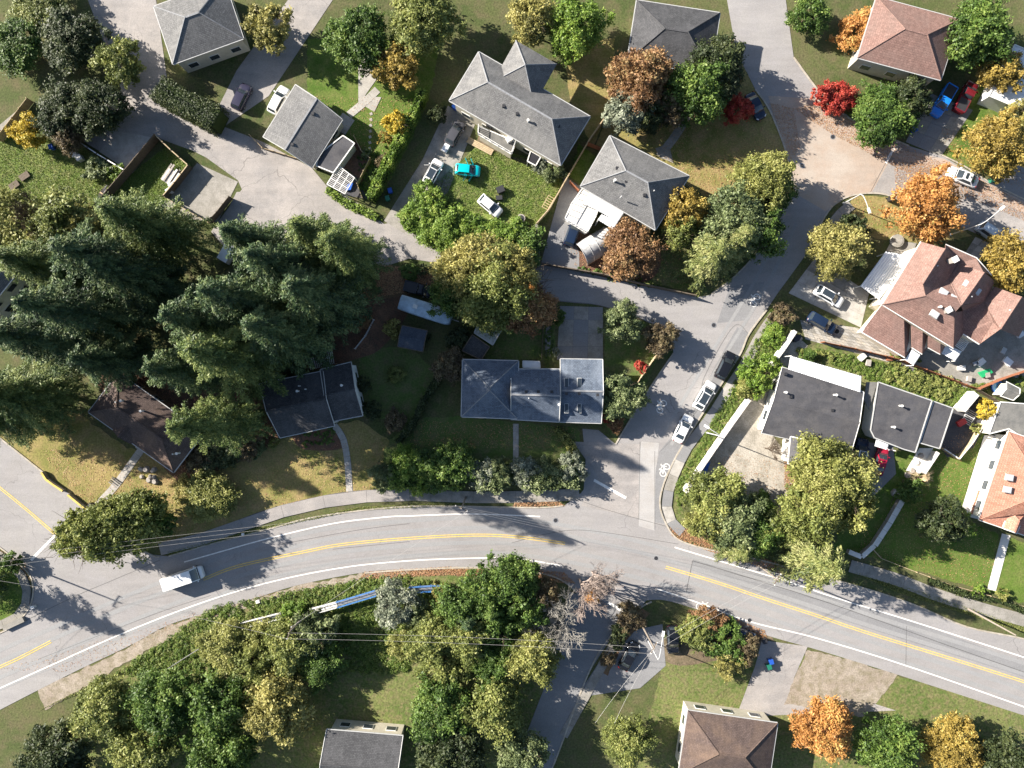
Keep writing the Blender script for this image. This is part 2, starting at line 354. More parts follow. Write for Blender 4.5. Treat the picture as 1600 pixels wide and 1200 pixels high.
LEAF = {
 'firl': leaf_mat('needles_olive_green', [(0.032, 0.055, 0.014, 1), (0.065, 0.105, 0.028, 1), (0.12, 0.165, 0.045, 1), (0.2, 0.235, 0.07, 1)], 0.2),
 'fir': leaf_mat('needles_dark_green', [(0.016, 0.034, 0.014, 1), (0.034, 0.068, 0.026, 1), (0.07, 0.115, 0.04, 1), (0.13, 0.165, 0.06, 1)], 0.15),
 'cedar': leaf_mat('needles_yellow_green', [(0.07, 0.095, 0.03, 1), (0.15, 0.18, 0.05, 1), (0.23, 0.25, 0.08, 1), (0.30, 0.30, 0.12, 1)], 0.25),
 'green': leaf_mat('leaves_green', [(0.03, 0.058, 0.012, 1), (0.065, 0.12, 0.022, 1), (0.12, 0.19, 0.036, 1), (0.2, 0.26, 0.06, 1)]),
 'laurel': leaf_mat('leaves_bright_green', [(0.055, 0.105, 0.012, 1), (0.12, 0.2, 0.026, 1), (0.2, 0.29, 0.045, 1), (0.31, 0.37, 0.075, 1)]),
 'lime': leaf_mat('leaves_yellow_green', [(0.09, 0.105, 0.025, 1), (0.19, 0.205, 0.052, 1), (0.29, 0.295, 0.085, 1), (0.38, 0.365, 0.13, 1)]),
 'olive': leaf_mat('leaves_olive', [(0.07, 0.09, 0.022, 1), (0.145, 0.175, 0.045, 1), (0.235, 0.26, 0.07, 1), (0.33, 0.33, 0.11, 1)]),
 'khaki': leaf_mat('leaves_khaki_gold', [(0.12, 0.115, 0.035, 1), (0.24, 0.225, 0.065, 1), (0.35, 0.32, 0.1, 1), (0.44, 0.39, 0.15, 1)]),
 'gold':  leaf_mat('leaves_gold', [(0.15, 0.115, 0.03, 1), (0.28, 0.205, 0.045, 1), (0.40, 0.29, 0.07, 1), (0.34, 0.30, 0.09, 1)]),
 'yellow': leaf_mat('leaves_yellow', [(0.28, 0.21, 0.03, 1), (0.45, 0.34, 0.035, 1), (0.58, 0.43, 0.06, 1), (0.42, 0.40, 0.08, 1)]),
 'orange': leaf_mat('leaves_orange', [(0.26, 0.12, 0.035, 1), (0.44, 0.21, 0.06, 1), (0.56, 0.29, 0.09, 1), (0.4, 0.31, 0.09, 1)]),
 'rust':  leaf_mat('leaves_rust', [(0.12, 0.065, 0.032, 1), (0.23, 0.125, 0.058, 1), (0.32, 0.19, 0.085, 1), (0.27, 0.21, 0.09, 1)]),
 'red':   leaf_mat('leaves_red', [(0.20, 0.02, 0.018, 1), (0.36, 0.04, 0.03, 1), (0.48, 0.08, 0.05, 1), (0.42, 0.16, 0.09, 1)]),
 'silver': leaf_mat('leaves_silver', [(0.10, 0.12, 0.075, 1), (0.18, 0.205, 0.14, 1), (0.27, 0.295, 0.21, 1), (0.37, 0.38, 0.29, 1)]),
 'sage':  leaf_mat('leaves_sage_green', [(0.06, 0.085, 0.035, 1), (0.12, 0.155, 0.06, 1), (0.19, 0.23, 0.095, 1), (0.28, 0.305, 0.15, 1)]),
 'dark':  leaf_mat('leaves_dark_green', [(0.02, 0.032, 0.013, 1), (0.038, 0.056, 0.02, 1), (0.065, 0.085, 0.03, 1), (0.10, 0.115, 0.04, 1)]),
 'brown': leaf_mat('leaves_brown', [(0.075, 0.055, 0.033, 1), (0.13, 0.10, 0.055, 1), (0.19, 0.145, 0.075, 1), (0.20, 0.175, 0.09, 1)]),
 'litter': leaf_mat('fallen_leaves', [(0.24, 0.10, 0.05, 1), (0.36, 0.18, 0.09, 1), (0.42, 0.27, 0.13, 1), (0.27, 0.16, 0.09, 1)], 0.1),
 'blade': leaf_mat('grass_blades', [(0.05, 0.085, 0.013, 1), (0.1, 0.165, 0.026, 1), (0.17, 0.235, 0.045, 1), (0.26, 0.27, 0.09, 1)]),
}

# ---------------------------------------------------------------- foliage meshes
def quads_mesh(name, C, A, B, tint):
    """C centres (n,3), A and B half axes (n,3): diamond shaped leaf faces"""
    n = len(C); v = np.empty((n, 4, 3), np.float32)
    v[:, 0] = C - A; v[:, 1] = C - B; v[:, 2] = C + A; v[:, 3] = C + B
    me = bpy.data.meshes.new(name); me.vertices.add(4 * n); me.vertices.foreach_set('co', v.ravel())
    me.loops.add(4 * n); me.loops.foreach_set('vertex_index', np.arange(4 * n, dtype=np.int32))
    me.polygons.add(n); me.polygons.foreach_set('loop_start', np.arange(0, 4 * n, 4, dtype=np.int32))
    a = me.attributes.new('tint', 'FLOAT', 'FACE'); a.data.foreach_set('value', np.clip(tint, 0, 1).astype(np.float32))
    me.update(); me.validate(); me.materials.append(None); return me
def unit(v): return v / np.maximum(np.linalg.norm(v, axis=1, keepdims=True), 1e-6)
def frames(rg, N, ls, asp=0.6):
    n = len(N); r = unit(rg.normal(size=(n, 3))); a = unit(np.cross(N, r)); b = np.cross(N, a)
    s = ls * rg.uniform(0.6, 1.35, (n, 1)); return a * s, b * s * asp
def crown_mesh(name, seed, R, clumps, per, ls, flat=0.75):
    rg = np.random.default_rng(seed)
    d = unit(rg.normal(size=(clumps, 3))); d[:, 2] = np.abs(d[:, 2]) * 1.0 - 0.35 * rg.random(clumps)
    d = unit(d); az = np.arctan2(d[:, 1], d[:, 0])
    lob = 1 + 0.17 * np.sin(3 * az + seed) + 0.11 * np.sin(7 * az + 2 * seed) + 0.06 * np.sin(13 * az + 3 * seed)
    rad = rg.uniform(0.30, 0.97, clumps) ** 0.5 * lob
    cc = d * rad[:, None]
    cr = rg.uniform(0.05, 0.17, clumps) * (1.25 - .25 * rad); ct = rg.uniform(0.0, 1.0, clumps)
    big = 0.5 + 0.25 * np.sin(cc[:, 0] * 4 + seed) + 0.25 * np.cos(cc[:, 1] * 5 - seed); ct = 0.45 * ct + 0.45 * big
    w = (cr / cr.mean()) ** 2; cnt = np.maximum(6, (per * w).astype(int))
    idx = np.repeat(np.arange(clumps), cnt); n = len(idx)
    dd = unit(rg.normal(size=(n, 3))); rr = np.abs(rg.normal(size=n)) * .45 + .45
    C = cc[idx] + dd * (cr[idx] * rr)[:, None] * np.array([1.2, 1.2, 0.9])
    k = int(n * .10); st = rg.integers(0, n, k); C[st] += unit(rg.normal(size=(k, 3))) * rg.uniform(.05, .16, (k, 1))
    N = unit(dd * 0.45 + np.array([0, 0, 0.5]) + rg.normal(size=(n, 3)) * 0.55)
    A, B = frames(rg, N, ls / R, .5); q = rg.uniform(.65, 1.45, clumps)[idx][:, None]; A *= q; B *= q
    C[:, 2] *= flat / 0.75
    return quads_mesh(name, C, A, B, ct[idx] + rg.normal(size=n) * 0.18)
def fir_mesh(name, seed, R, Ht, nb, ls=0.42, droop=0.35, step=0.27, pw=0.5, low=.10):
    rg = np.random.default_rng(seed); Cs = []; As = []; Bs = []; T = []
    for i in range(nb):
        t = (i + rg.random()) / nb; z = Ht * (low + (1 - low) * t)
        az = i * 2.39996 + rg.normal() * 0.35
        L = R * (1 - t) ** pw * rg.uniform(0.40, 1.18) * (1 + 0.16 * math.sin(3 * az + seed) + .10 * math.sin(5 * az + t * 9)) + 0.3
        m = max(3, int(L / step)); s = (np.arange(m) + 0.6) / m
        dx, dy = math.cos(az), math.sin(az); bend = rg.normal() * .12
        bx = dx * L * s - dy * bend * L * s ** 2; by = dy * L * s + dx * bend * L * s ** 2; bz = z + 0.12 * L * s - droop * L * s ** 2 * rg.uniform(.7, 1.3)
        bt = rg.uniform(-.1, 0.8)
        for side in (-1, 1, 0):
            k = m * 3; ii = np.repeat(np.arange(m), 3); jt = rg.normal(size=(k, 3)) * 0.13
            wdt = 0.12 + 0.16 * L * (1.15 - s[ii]) ** .7 * np.minimum(1, s[ii] * 4 + .2)
            off = side * wdt * rg.uniform(0.2, 1.0, k)
            C = np.stack([bx[ii] - dy * off, by[ii] + dx * off, bz[ii] - 0.30 * np.abs(off)], 1) + jt
            ang = az + side * R_(45) + rg.normal(size=k) * 0.45
            lsz = ls * rg.uniform(0.45, 1.15, k)
            A = np.stack([np.cos(ang), np.sin(ang), -0.2 + rg.normal(size=k) * 0.35], 1) * lsz[:, None]
            B = unit(np.stack([-np.sin(ang), np.cos(ang), rg.normal(size=k) * 0.7], 1)) * lsz[:, None] * 0.30
            Cs.append(C); As.append(A); Bs.append(B); T.append(bt + 0.28 * s[ii] + rg.normal(size=k) * 0.16)
    return quads_mesh(name, np.concatenate(Cs), np.concatenate(As), np.concatenate(Bs), np.concatenate(T))
def branch_mesh(name, seed, Ht, R, depth=5, r0=0.16, spread=0.6):
    rnd = random.Random(seed); mb = MB()
    def grow(p, d, L, r, k):
        q = p + d * L; mb.tube([p, (p + q) / 2 + Vector((rnd.uniform(-.04, .04) * L, rnd.uniform(-.04, .04) * L, 0)), q], r, 4 if k > 1 else 3, r * 0.62, cap=False)
        if k == 0: return
        for _ in range(4 if k > 4 else 3):
            nd_ = (d + Vector((rnd.uniform(-1, 1), rnd.uniform(-1, 1), rnd.uniform(-0.2, 0.55))) * spread).normalized()
            st = p + d * L * rnd.uniform(0.45, 1.0)
            grow(st, nd_, L * rnd.uniform(0.62, 0.85), max(.017, r * 0.6), k - 1)
    grow(Vector((0, 0, 0)), Vector((0, 0, 1)), Ht * 0.3, r0, depth)
    return mb.mesh(name)
def trunk_mesh(name, Ht, r, seed, spread):
    rnd = random.Random(seed); mb = MB()
    mb.tube([(0, 0, -0.1), (0.02, 0.01, Ht * 0.35), (-0.03, 0.02, Ht * 0.7), (0, 0, Ht * 1.0)], r, 8, r * 0.25)
    for i in range(16):
        a = i * 2.4; z = Ht * rnd.uniform(0.3, 0.8); L = spread * rnd.uniform(0.6, 1.1); up = rnd.uniform(.35, .7)
        p = [Vector((0, 0, z)), Vector((math.cos(a) * L * .5, math.sin(a) * L * .5, z + L * up * .6)), Vector((math.cos(a) * L, math.sin(a) * L, z + L * up))]
        mb.tube(p, r * 0.34, 5, r * 0.08)
        for k in range(3):
            a2 = a + rnd.uniform(-.9, .9); q = p[1].lerp(p[2], rnd.random()); l2 = L * rnd.uniform(.25, .5)
            mb.tube([q, q + Vector((math.cos(a2) * l2, math.sin(a2) * l2, l2 * .6))], r * .14, 4, r * .05, cap=False)
    return mb.mesh(name)
CR = {}
for key, R, cl, per, ls, sd in (('xs', 0.8, 32, 36, .10, (1, 2)), ('s', 1.6, 90, 44, .125, (3, 4)), ('m', 2.8, 165, 54, .15, (5, 6, 7)),
                                ('l', 4.5, 300, 62, .18, (8, 9, 10)), ('xl', 6.8, 500, 68, .215, (11, 12, 13))):
    CR[key] = [crown_mesh('crown_' + key, s, R, cl, per, ls) for s in sd]
FIR = [fir_mesh('fir_crown', 20 + i, 7, 25, 340 + 20 * i, .29, .3, .26, (.60, .48, .70, .54)[i], .14) for i in range(4)]
FIRS = [fir_mesh('cedar_crown', 31, 4.5, 12, 150, 0.26, 0.45, .18, .6), fir_mesh('cedar_crown', 32, 4.5, 12, 140, 0.26, 0.45, .18, .6)]
BARE = [branch_mesh('bare_crown', 41, 9, 4, 6, spread=.62), branch_mesh('bare_crown', 42, 9, 4, 6, spread=0.75)]
TRF = MB().tube([(0, 0, -.02), (.004, .003, .5), (0, 0, 1)], .028, 8, .004).mesh('fir_trunk')
TR = trunk_mesh('trunk', 1.0, 0.03, 5, 0.42)
rnt = random.Random(99)
def broad(px, py, rp, h, mat, label, cat='tree', name='leafy_tree', group=None, clear=0.22, zc=None, sq=1.0, rot=None, bark=None, asp=0.0):
    """px,py apparent crown centre, rp apparent radius (px), h metres"""
    z = 0.6 * h if zc is None else zc
    c = V(px, py, z); R = rp * 0.1 * (H - z) / H
    root = thing(name, label, cat, (c.x, c.y, 0), group, rnt.uniform(0, 6.28) if rot is None else rot)
    key = 'xs' if R < 1.15 else 's' if R < 2.2 else 'm' if R < 3.6 else 'l' if R < 5.4 else 'xl'
    me = rnt.choice(CR[key])
    cz = h * (1 + clear) / 2; hz = h * (1 - clear) / 2 * 1.15
    o = link('crown' if h > 2.6 else 'foliage', me, root, LEAF[mat]); o.location = (0, 0, cz - 0.12 * h); o.scale = (R * 1.0, R * sq, max(hz, R * .5))
    if h > 2.6:
        t = link('trunk', TR, root, bark or BARK); t.scale = (R * 1.1 if R > 2 else 1.6, R * 1.1 if R > 2 else 1.6, h * .8)
        t.scale = (h * .8 if h > 4 else h * .6,) * 2 + (h * .8,)
    return root
def fir(px, py, rp, h, mat, label, name='conifer_tree', small=False, group=None):
    c = V(px, py, 0); root = thing(name, label, 'tree', (c.x, c.y, 0), group, rnt.uniform(0, 6.28))
    if small: me = rnt.choice(FIRS); s = (rp * .1 / 4.5, rp * .1 / 4.5, h / 12)
    else: me = rnt.choice(FIR); s = (rp * .1 / 7, rp * .1 / 7, h / 25)
    o = link('crown', me, root, LEAF[mat]); o.scale = s
    t = link('trunk', TRF, root, BARK); t.scale = (h * .6, h * .6, h * .96)
    return root
def bare(px, py, h, mat, label, leaf=None, s=1.0, name='bare_tree'):
    c = V(px, py, 0); root = thing(name, label, 'tree', (c.x, c.y, 0), None, rnt.uniform(0, 6))
    o = link('branches', rnt.choice(BARE), root, mat); o.scale = (h / 9 * s, h / 9 * s, h / 9)
    if leaf:
        k = link('crown', CR['m'][0], root, LEAF[leaf[0]]); k.scale = (leaf[1],) * 3; k.location = leaf[2]
    return root
def in_poly(P, x, y):
    ins = np.zeros(len(x), bool); n = len(P)
    for i in range(n):
        x0, y0 = P[i]; x1, y1 = P[(i + 1) % n]
        c = ((y0 > y) != (y1 > y)); xi = (x1 - x0) * (y - y0) / (y1 - y0 + 1e-12) + x0
        ins ^= c & (x < xi)
    return ins
def scatter(name, polys, n, ls, mat, kind='stuff', z=0.05, upright=0.3, seed=1, clump=0.0, hgt=0.0, asp=0.6, lift=0.0, parent=None):
    """small leaf faces strewn over pixel polygons; clump>0 gathers them into low tufts of that radius (m)"""
    rg = np.random.default_rng(seed); X = []; Y = []
    ar = []
    for P in polys:
        a = abs(sum(P[i][0] * P[(i + 1) % len(P)][1] - P[(i + 1) % len(P)][0] * P[i][1] for i in range(len(P)))) / 2; ar.append(a)
    for P, a in zip(polys, ar):
        k = int(n * a / sum(ar)); P = np.array(P, float); lo = P.min(0); hi = P.max(0)
        m = k if not clump else max(3, k // 60)
        got = np.zeros((0, 2))
        while len(got) < m:
            q = rg.uniform(lo, hi, (m * 2 + 20, 2)); got = np.concatenate([got, q[in_poly(P, q[:, 0], q[:, 1])]])
        got = got[:m]; X.append(got[:, 0]); Y.append(got[:, 1])
    x = np.concatenate(X); y = np.concatenate(Y); wx = (x - 800) * .1; wy = (600 - y) * .1
    if clump:
        m = len(wx); rep = 60; r = rg.uniform(.4, 1, m) * clump; ct = rg.uniform(.15, .85, m); hh = rg.uniform(.4, 1, m) * hgt
        idx = np.repeat(np.arange(m), rep); k = len(idx); d = unit(rg.normal(size=(k, 3))); d[:, 2] = np.abs(d[:, 2])
        C = np.stack([wx[idx] + d[:, 0] * r[idx], wy[idx] + d[:, 1] * r[idx], z + d[:, 2] * hh[idx]], 1)
        N = unit(d * .6 + np.array([0, 0, .5]) + rg.normal(size=(k, 3)) * .5); tint = ct[idx] + rg.normal(size=k) * .16
    else:
        k = len(wx); C = np.stack([wx, wy, np.full(k, z) + rg.random(k) * (.03 + lift)], 1)
        N = unit(np.array([0, 0, 1.0]) + rg.normal(size=(k, 3)) * upright); tint = rg.random(k)
    A, B = frames(rg, N, ls, asp); me = quads_mesh(name, C, A, B, tint)
    o = link(name, me, parent, LEAF[mat])
    if kind: o['kind'] = kind
    return o
def hedge(name, pts, wid, h, mat, label, dens=75, ls=0.13, rough=0.25, cat='hedge', seed=3, closed=False):
    """clipped or loose hedge along pixel points (given at its base)"""
    rg = np.random.default_rng(seed); P = [V(p[0], p[1]) for p in smooth_pts(pts, 4)]
    root = thing(name, label, cat, (P[0].x, P[0].y, 0)); Cs = []; Ns = []; T = []
    for a, b in zip(P[:-1], P[1:]):
        L = (b - a).length; d = (b - a) / max(L, 1e-6); nn = np.array([-d.y, d.x, 0]); dd = np.array(list(d))
        n = int(L * (wid + 2 * h) * dens); u = rg.uniform(0, L, n); s = rg.uniform(-1, 1, n); f = rg.random(n) < wid / (wid + 2 * h)
        yy = np.where(f, s, np.sign(s) * rg.uniform(.8, 1.05, n)) * wid / 2; zz = np.where(f, h * rg.uniform(.88, 1.04, n), rg.uniform(.05, 1, n) * h)
        base = np.array(list(a)) + u[:, None] * dd + yy[:, None] * nn
        base[:, 2] = zz
        fx = np.sin(base[:, 0] * 2.1) * np.cos(base[:, 1] * 2.7) + np.sin(base[:, 0] * .9 + base[:, 1] * 1.3)
        base += nn * (np.sign(yy) * fx * rough * .5)[:, None]; base[:, 2] += fx * rough * .6 * f
        base += rg.normal(size=(n, 3)) * .08
        No = np.where(f[:, None], np.array([0, 0, 1.]), nn * np.sign(yy)[:, None]); Cs.append(base); Ns.append(No); T.append(.45 + .2 * fx)
    C = np.concatenate(Cs) - np.array([P[0].x, P[0].y, 0]); N = unit(np.concatenate(Ns) + rg.normal(size=C.shape) * .55)
    A, B = frames(rg, N, ls); link('foliage', quads_mesh('hedge_foliage', C, A, B, np.concatenate(T) + rg.normal(size=len(C)) * .15), root, LEAF[mat])
    mb = MB()
    for a, b in zip(P[:-1], P[1:]): mb.seg(a, b, wid * .78, h * .86)
    mb.build('branches', CORE, root)
    return root

# ---------------------------------------------------------------- vehicles
PAINT = {}
def paint(n, c, rough=0.25, met=0.0):
    if n not in PAINT: PAINT[n] = flat_mat('paint_' + n, c, rough, 0.4, met, 0.05, 0.8, coat=0.7 if sum(c[:3]) > .6 else .25)
    return PAINT[n]
CW = paint('white', (0.72, 0.72, 0.71, 1)); CB = paint('black', (0.008, 0.009, 0.012, 1)); CT = paint('teal', (0.0, 0.42, 0.46, 1))
CR_ = paint('crimson', (0.30, 0.012, 0.035, 1)); CBL = paint('blue', (0.01, 0.17, 0.62, 1)); CG = paint('dark_grey', (0.06, 0.06, 0.068, 1))
CN = paint('navy', (0.010, 0.020, 0.045, 1)); CM = paint('maroon', (0.12, 0.01, 0.015, 1)); CS = paint('silver_blue', (0.42, 0.50, 0.58, 1)); CP = paint('plum', (0.03, 0.028, 0.05, 1))
BODY = {  # x/L, half width factor, top z / body top
 'sedan': [(-.5, .70, .62), (-.485, .84, .80), (-.44, .93, .93), (-.36, .98, 1.0), (-.2, 1, 1.0), (0, 1, .98), (.18, 1, .97), (.30, .98, .93), (.40, .94, .84), (.46, .87, .74), (.49, .76, .62), (.5, .66, .50)],
 'suv': [(-.5, .80, .75), (-.49, .90, .95), (-.44, .96, 1.0), (-.3, 1, 1.0), (-.1, 1, 1.0), (.1, 1, 1.0), (.22, 1, 1.0), (.32, .98, .97), (.41, .95, .90), (.47, .88, .80), (.49, .80, .66), (.5, .72, .55)],
}
CAB = {  # base x0,x1, roof x0,x1 , widths base/roof factors
 'sedan': (-.36, .24, -.20, .06, .90, .68), 'suv': (-.47, .24, -.40, .07, .91, .72), 'hatch': (-.46, .26, -.34, .07, .90, .70), 'pickup': (-.06, .27, -.02, .14, .91, .72), 'van': (-.49, .40, -.475, .27, .96, .88)}
def car(px, py, ang, kind, mat, label, L=4.6, W=1.85, Ht=1.5, roofmat=None, sunroof=False, rails=False, name='parked_car', cat='car', open_doors=0, group='cars parked in the streets and yards', z=0.04, front_flip=False):
    c = V(px, py, 0.6); root = thing(name, label, cat, (c.x, c.y, z), group, R_(ang))
    prof = BODY['sedan' if kind in ('sedan',) else 'suv']; bt = 0.92 if kind == 'sedan' else 1.0 if kind == 'hatch' else 1.08
    if kind == 'van': bt = 1.2
    if kind == 'pickup': bt = 1.12
    hw = W / 2; mb = MB(); rings = []
    for (x, wf, tz) in prof:
        y = hw * wf; zt = bt * tz
        rings.append([(x * L, -y * .93, .22), (x * L, -y, .42), (x * L, -y, zt * .72), (x * L, -y * .95, zt * .94), (x * L, -y * .80, zt), (x * L, -y * .4, zt * 1.015), (x * L, 0, zt * 1.02),
                      (x * L, y * .4, zt * 1.015), (x * L, y * .80, zt), (x * L, y * .95, zt * .94), (x * L, y, zt * .72), (x * L, y, .42), (x * L, y * .93, .22)])
    n = 13; vs = [p for r in rings for p in r]; fs = []
    for i in range(len(rings) - 1):
        for k in range(n - 1): fs.append((i * n + k, (i + 1) * n + k, (i + 1) * n + k + 1, i * n + k + 1))
    fs += [tuple(range(n)), tuple((len(rings) - 1) * n + k for k in range(n - 1, -1, -1))]
    mb.add(vs, [f[::-1] for f in fs])
    Z = Vector((0, 0, 0)); body = mb.build('body', mat, root, True, Z)
    b0, b1, r0, r1, wb, wr = CAB[kind]; b0 *= L; b1 *= L; r0 *= L; r1 *= L; wb *= hw; wr *= hw; zb = bt * .97; zr = Ht
    if kind == 'pickup':
        q = MB(); q.add([(-.46 * L, -hw * .80, bt * 1.03), (-.10 * L, -hw * .8, bt * 1.03), (-.10 * L, hw * .8, bt * 1.03), (-.46 * L, hw * .8, bt * 1.03)], [(0, 1, 2, 3)]); q.build('cargo_bed', BLACKP, root, False, Z)
        q = MB()
        for s in (-1, 1): q.box((-.28 * L, s * hw * .86, bt * 1.06), (.37 * L, hw * .1, .1))
        q.box((-.475 * L, 0, bt * 1.05), (.03 * L, hw * 1.75, .1)); q.build('bed_rail', mat, root, False, Z)
    # pillars and roof shell
    def face(p, q_, r, s, nu=5, bulge=.05, inset=0.0, lift=0.0, axis=None):
        """grid patch between four corners, bulged outward along its normal"""
        p, q_, r, s = map(Vector, (p, q_, r, s)); nn = (q_ - p).cross(s - p).normalized(); vs = []; fs = []
        for j in range(nu + 1):
            for i in range(nu + 1):
                u = inset + (1 - 2 * inset) * i / nu; v = inset + (1 - 2 * inset) * j / nu
                pt = (p * (1 - u) + q_ * u) * (1 - v) + (s * (1 - u) + r * u) * v
                vs.append(pt + nn * (bulge * 4 * u * (1 - u) * (.4 + .6 * 4 * v * (1 - v) if axis is None else 1) + lift))
        for j in range(nu):
            for i in range(nu): a = j * (nu + 1) + i; fs.append((a, a + 1, a + nu + 2, a + nu + 1))
        return vs, fs
    cb = [(b0, -wb, zb), (b1, -wb, zb), (b1, wb, zb), (b0, wb, zb)]; ct = [(r0, -wr, zr), (r1, -wr, zr), (r1, wr, zr), (r0, wr, zr)]
    q = MB()
    q.add(*face(ct[0], ct[1], ct[2], ct[3], 6, .05)); q.build('roof', roofmat or mat, root, True, Z)
    q = MB()
    for a, b_ in ((0, 1), (1, 2), (2, 3), (3, 0)):
        q.add(*face(cb[a], cb[b_], ct[b_], ct[a], 4, .06 if a in (1, 3) else .02))
    q.build('pillars', mat, root, True, Z)
    for nm, a, b_, ins in (('windshield', 1, 2, .07), ('rear_window', 3, 0, .10), ('side_window', 0, 1, .09), ('side_window', 2, 3, .09)):
        if kind == 'van' and nm == 'side_window': continue
        q = MB(); q.add(*face(cb[a], cb[b_], ct[b_], ct[a], 4, .06 if a in (1, 3) else .02, ins, .012)); q.build(nm, GLASS, root, True, Z)
    q = MB(); q.slab([(b1 + .02, -wb * .93, zb + .035), (b1 + .16, -wb * .88, zb + .03), (b1 + .16, wb * .88, zb + .03), (b1 + .02, wb * .93, zb + .035)], .04); q.build('cowl', BLACKP, root, False, Z)
    if sunroof:
        q = MB(); x0 = r0 + (r1 - r0) * .08; x1 = r0 + (r1 - r0) * (.96 if sunroof == 2 else .62)
        if sunroof == 1: x0 = r0 + (r1 - r0) * .45; x1 = r0 + (r1 - r0) * .8
        q.slab([(x0, -wr * .78, zr + .065), (x1, -wr * .74, zr + .06), (x1, wr * .74, zr + .06), (x0, wr * .78, zr + .065)], .02); q.build('sunroof', GLASS, root, False, Z)
    if rails:
        for s in (-1, 1):
            q = MB(); q.tube([(r0, s * wr * .93, zr + .05), ((r0 + r1) / 2, s * wr * .95, zr + .12), (r1, s * wr * .93, zr + .05)], .025, 5); q.build('roof_rail', METAL, root, True, Z)
    for s in (-1, 1):
        q = MB(); q.box((b1 - .28, s * (hw + .10), zb + .05), (.16, .24, .16)); q.build('mirror', mat, root, False, Z)
        q = MB(); q.slab([(L * .455, s * hw * .55, bt * .80), (L * .40, s * hw * .90, bt * .865), (L * .44, s * hw * .905, bt * .80), (L * .485, s * hw * .6, bt * .69)], .05); q.build('headlight', HEADL, root, False, Z)
        q = MB(); q.slab([(-L * .492, s * hw * .55, bt * .93), (-L * .455, s * hw * .89, bt * .975), (-L * .47, s * hw * .91, bt * .9), (-L * .50, s * hw * .62, bt * .8)], .05); q.build('taillight', TAILL, root, False, Z)
        for x in (-.30, .31):
            q = MB(); q.tube([(x * L, s * (hw - .20), .32), (x * L, s * (hw + .015), .32)], .33, 14); wh = q.build('wheel', RUBBER, root, False, Z)
            q = MB(); q.tube([(x * L, s * (hw - .01), .32), (x * L, s * (hw + .03), .32)], .21, 10); q.build('rim', RIM, wh, False, Z)
    if open_doors:
        for s in ((-1, 1) if open_doors == 2 else (1,)):
            for xh in ((.20, -.02) if open_doors == 2 else (.18,)):
                a = Vector((xh * L, s * hw, .35)); b_ = a + Vector((-.45, s * .85, 0)); q = MB(); q.seg(a, b_, .09, .75); dr = q.build('door', mat, root, False, Z)
                q = MB(); q.seg(a + Vector((-.06, s * .12, .76)), b_ + Vector((0, 0, .76)), .03, .33); q.build('door_window', GLASS, dr, False, Z)
    return root

# ---------------------------------------------------------------- buildings
def inset(c4, d):
    c = sum(c4, Vector()) / 4; out = []
    n = len(c4)
    for i in range(n):
        p, a, b = c4[i], c4[i - 1], c4[(i + 1) % n]
        u = (a - p).normalized(); v = (b - p).normalized(); out.append(p + (u + v) * d)
    return out
def rect3(p0, p1, width_px, z, flip=1):
    """eave rectangle from one long side given in pixels plus a width in pixels"""
    a = V(*p0, z); b = V(*p1, z); d = (b - a).normalized(); n = Vector((-d.y, d.x, 0)) * flip * width_px * .1 * (H - z) / H
    return [a, b, b + n, a + n]
def windows(root, c4, z0, z1, mat=None, sides=(0, 1, 2, 3), gap=3.2, ww=1.4, wh=1.1):
    for si in sides:
        a, b = c4[si], c4[(si + 1) % 4]; d = b - a; d.z = 0; L = d.length
        if L < 2.5: continue
        d.normalize(); cen = sum(c4, Vector()) / 4; nn = Vector((-d.y, d.x, 0))
        if nn.dot(a - cen) < 0: nn = -nn
        k = max(1, int(L / gap))
        for fl in range(1 if z1 - z0 < 5 else 2):
            zc = z0 + 1.5 + fl * 2.6
            for i in range(k):
                p = a + d * L * (i + .5) / k; rz = math.atan2(d.y, d.x)
                q = MB(); q.box((p.x + nn.x * .03, p.y + nn.y * .03, zc), (ww + .16, .1, wh + .16), rz); f = q.build('window', TRIM, root)
                q = MB(); q.box((p.x + nn.x * .07, p.y + nn.y * .07, zc), (ww, .05, wh), rz); q.build('pane', GLASS, f)
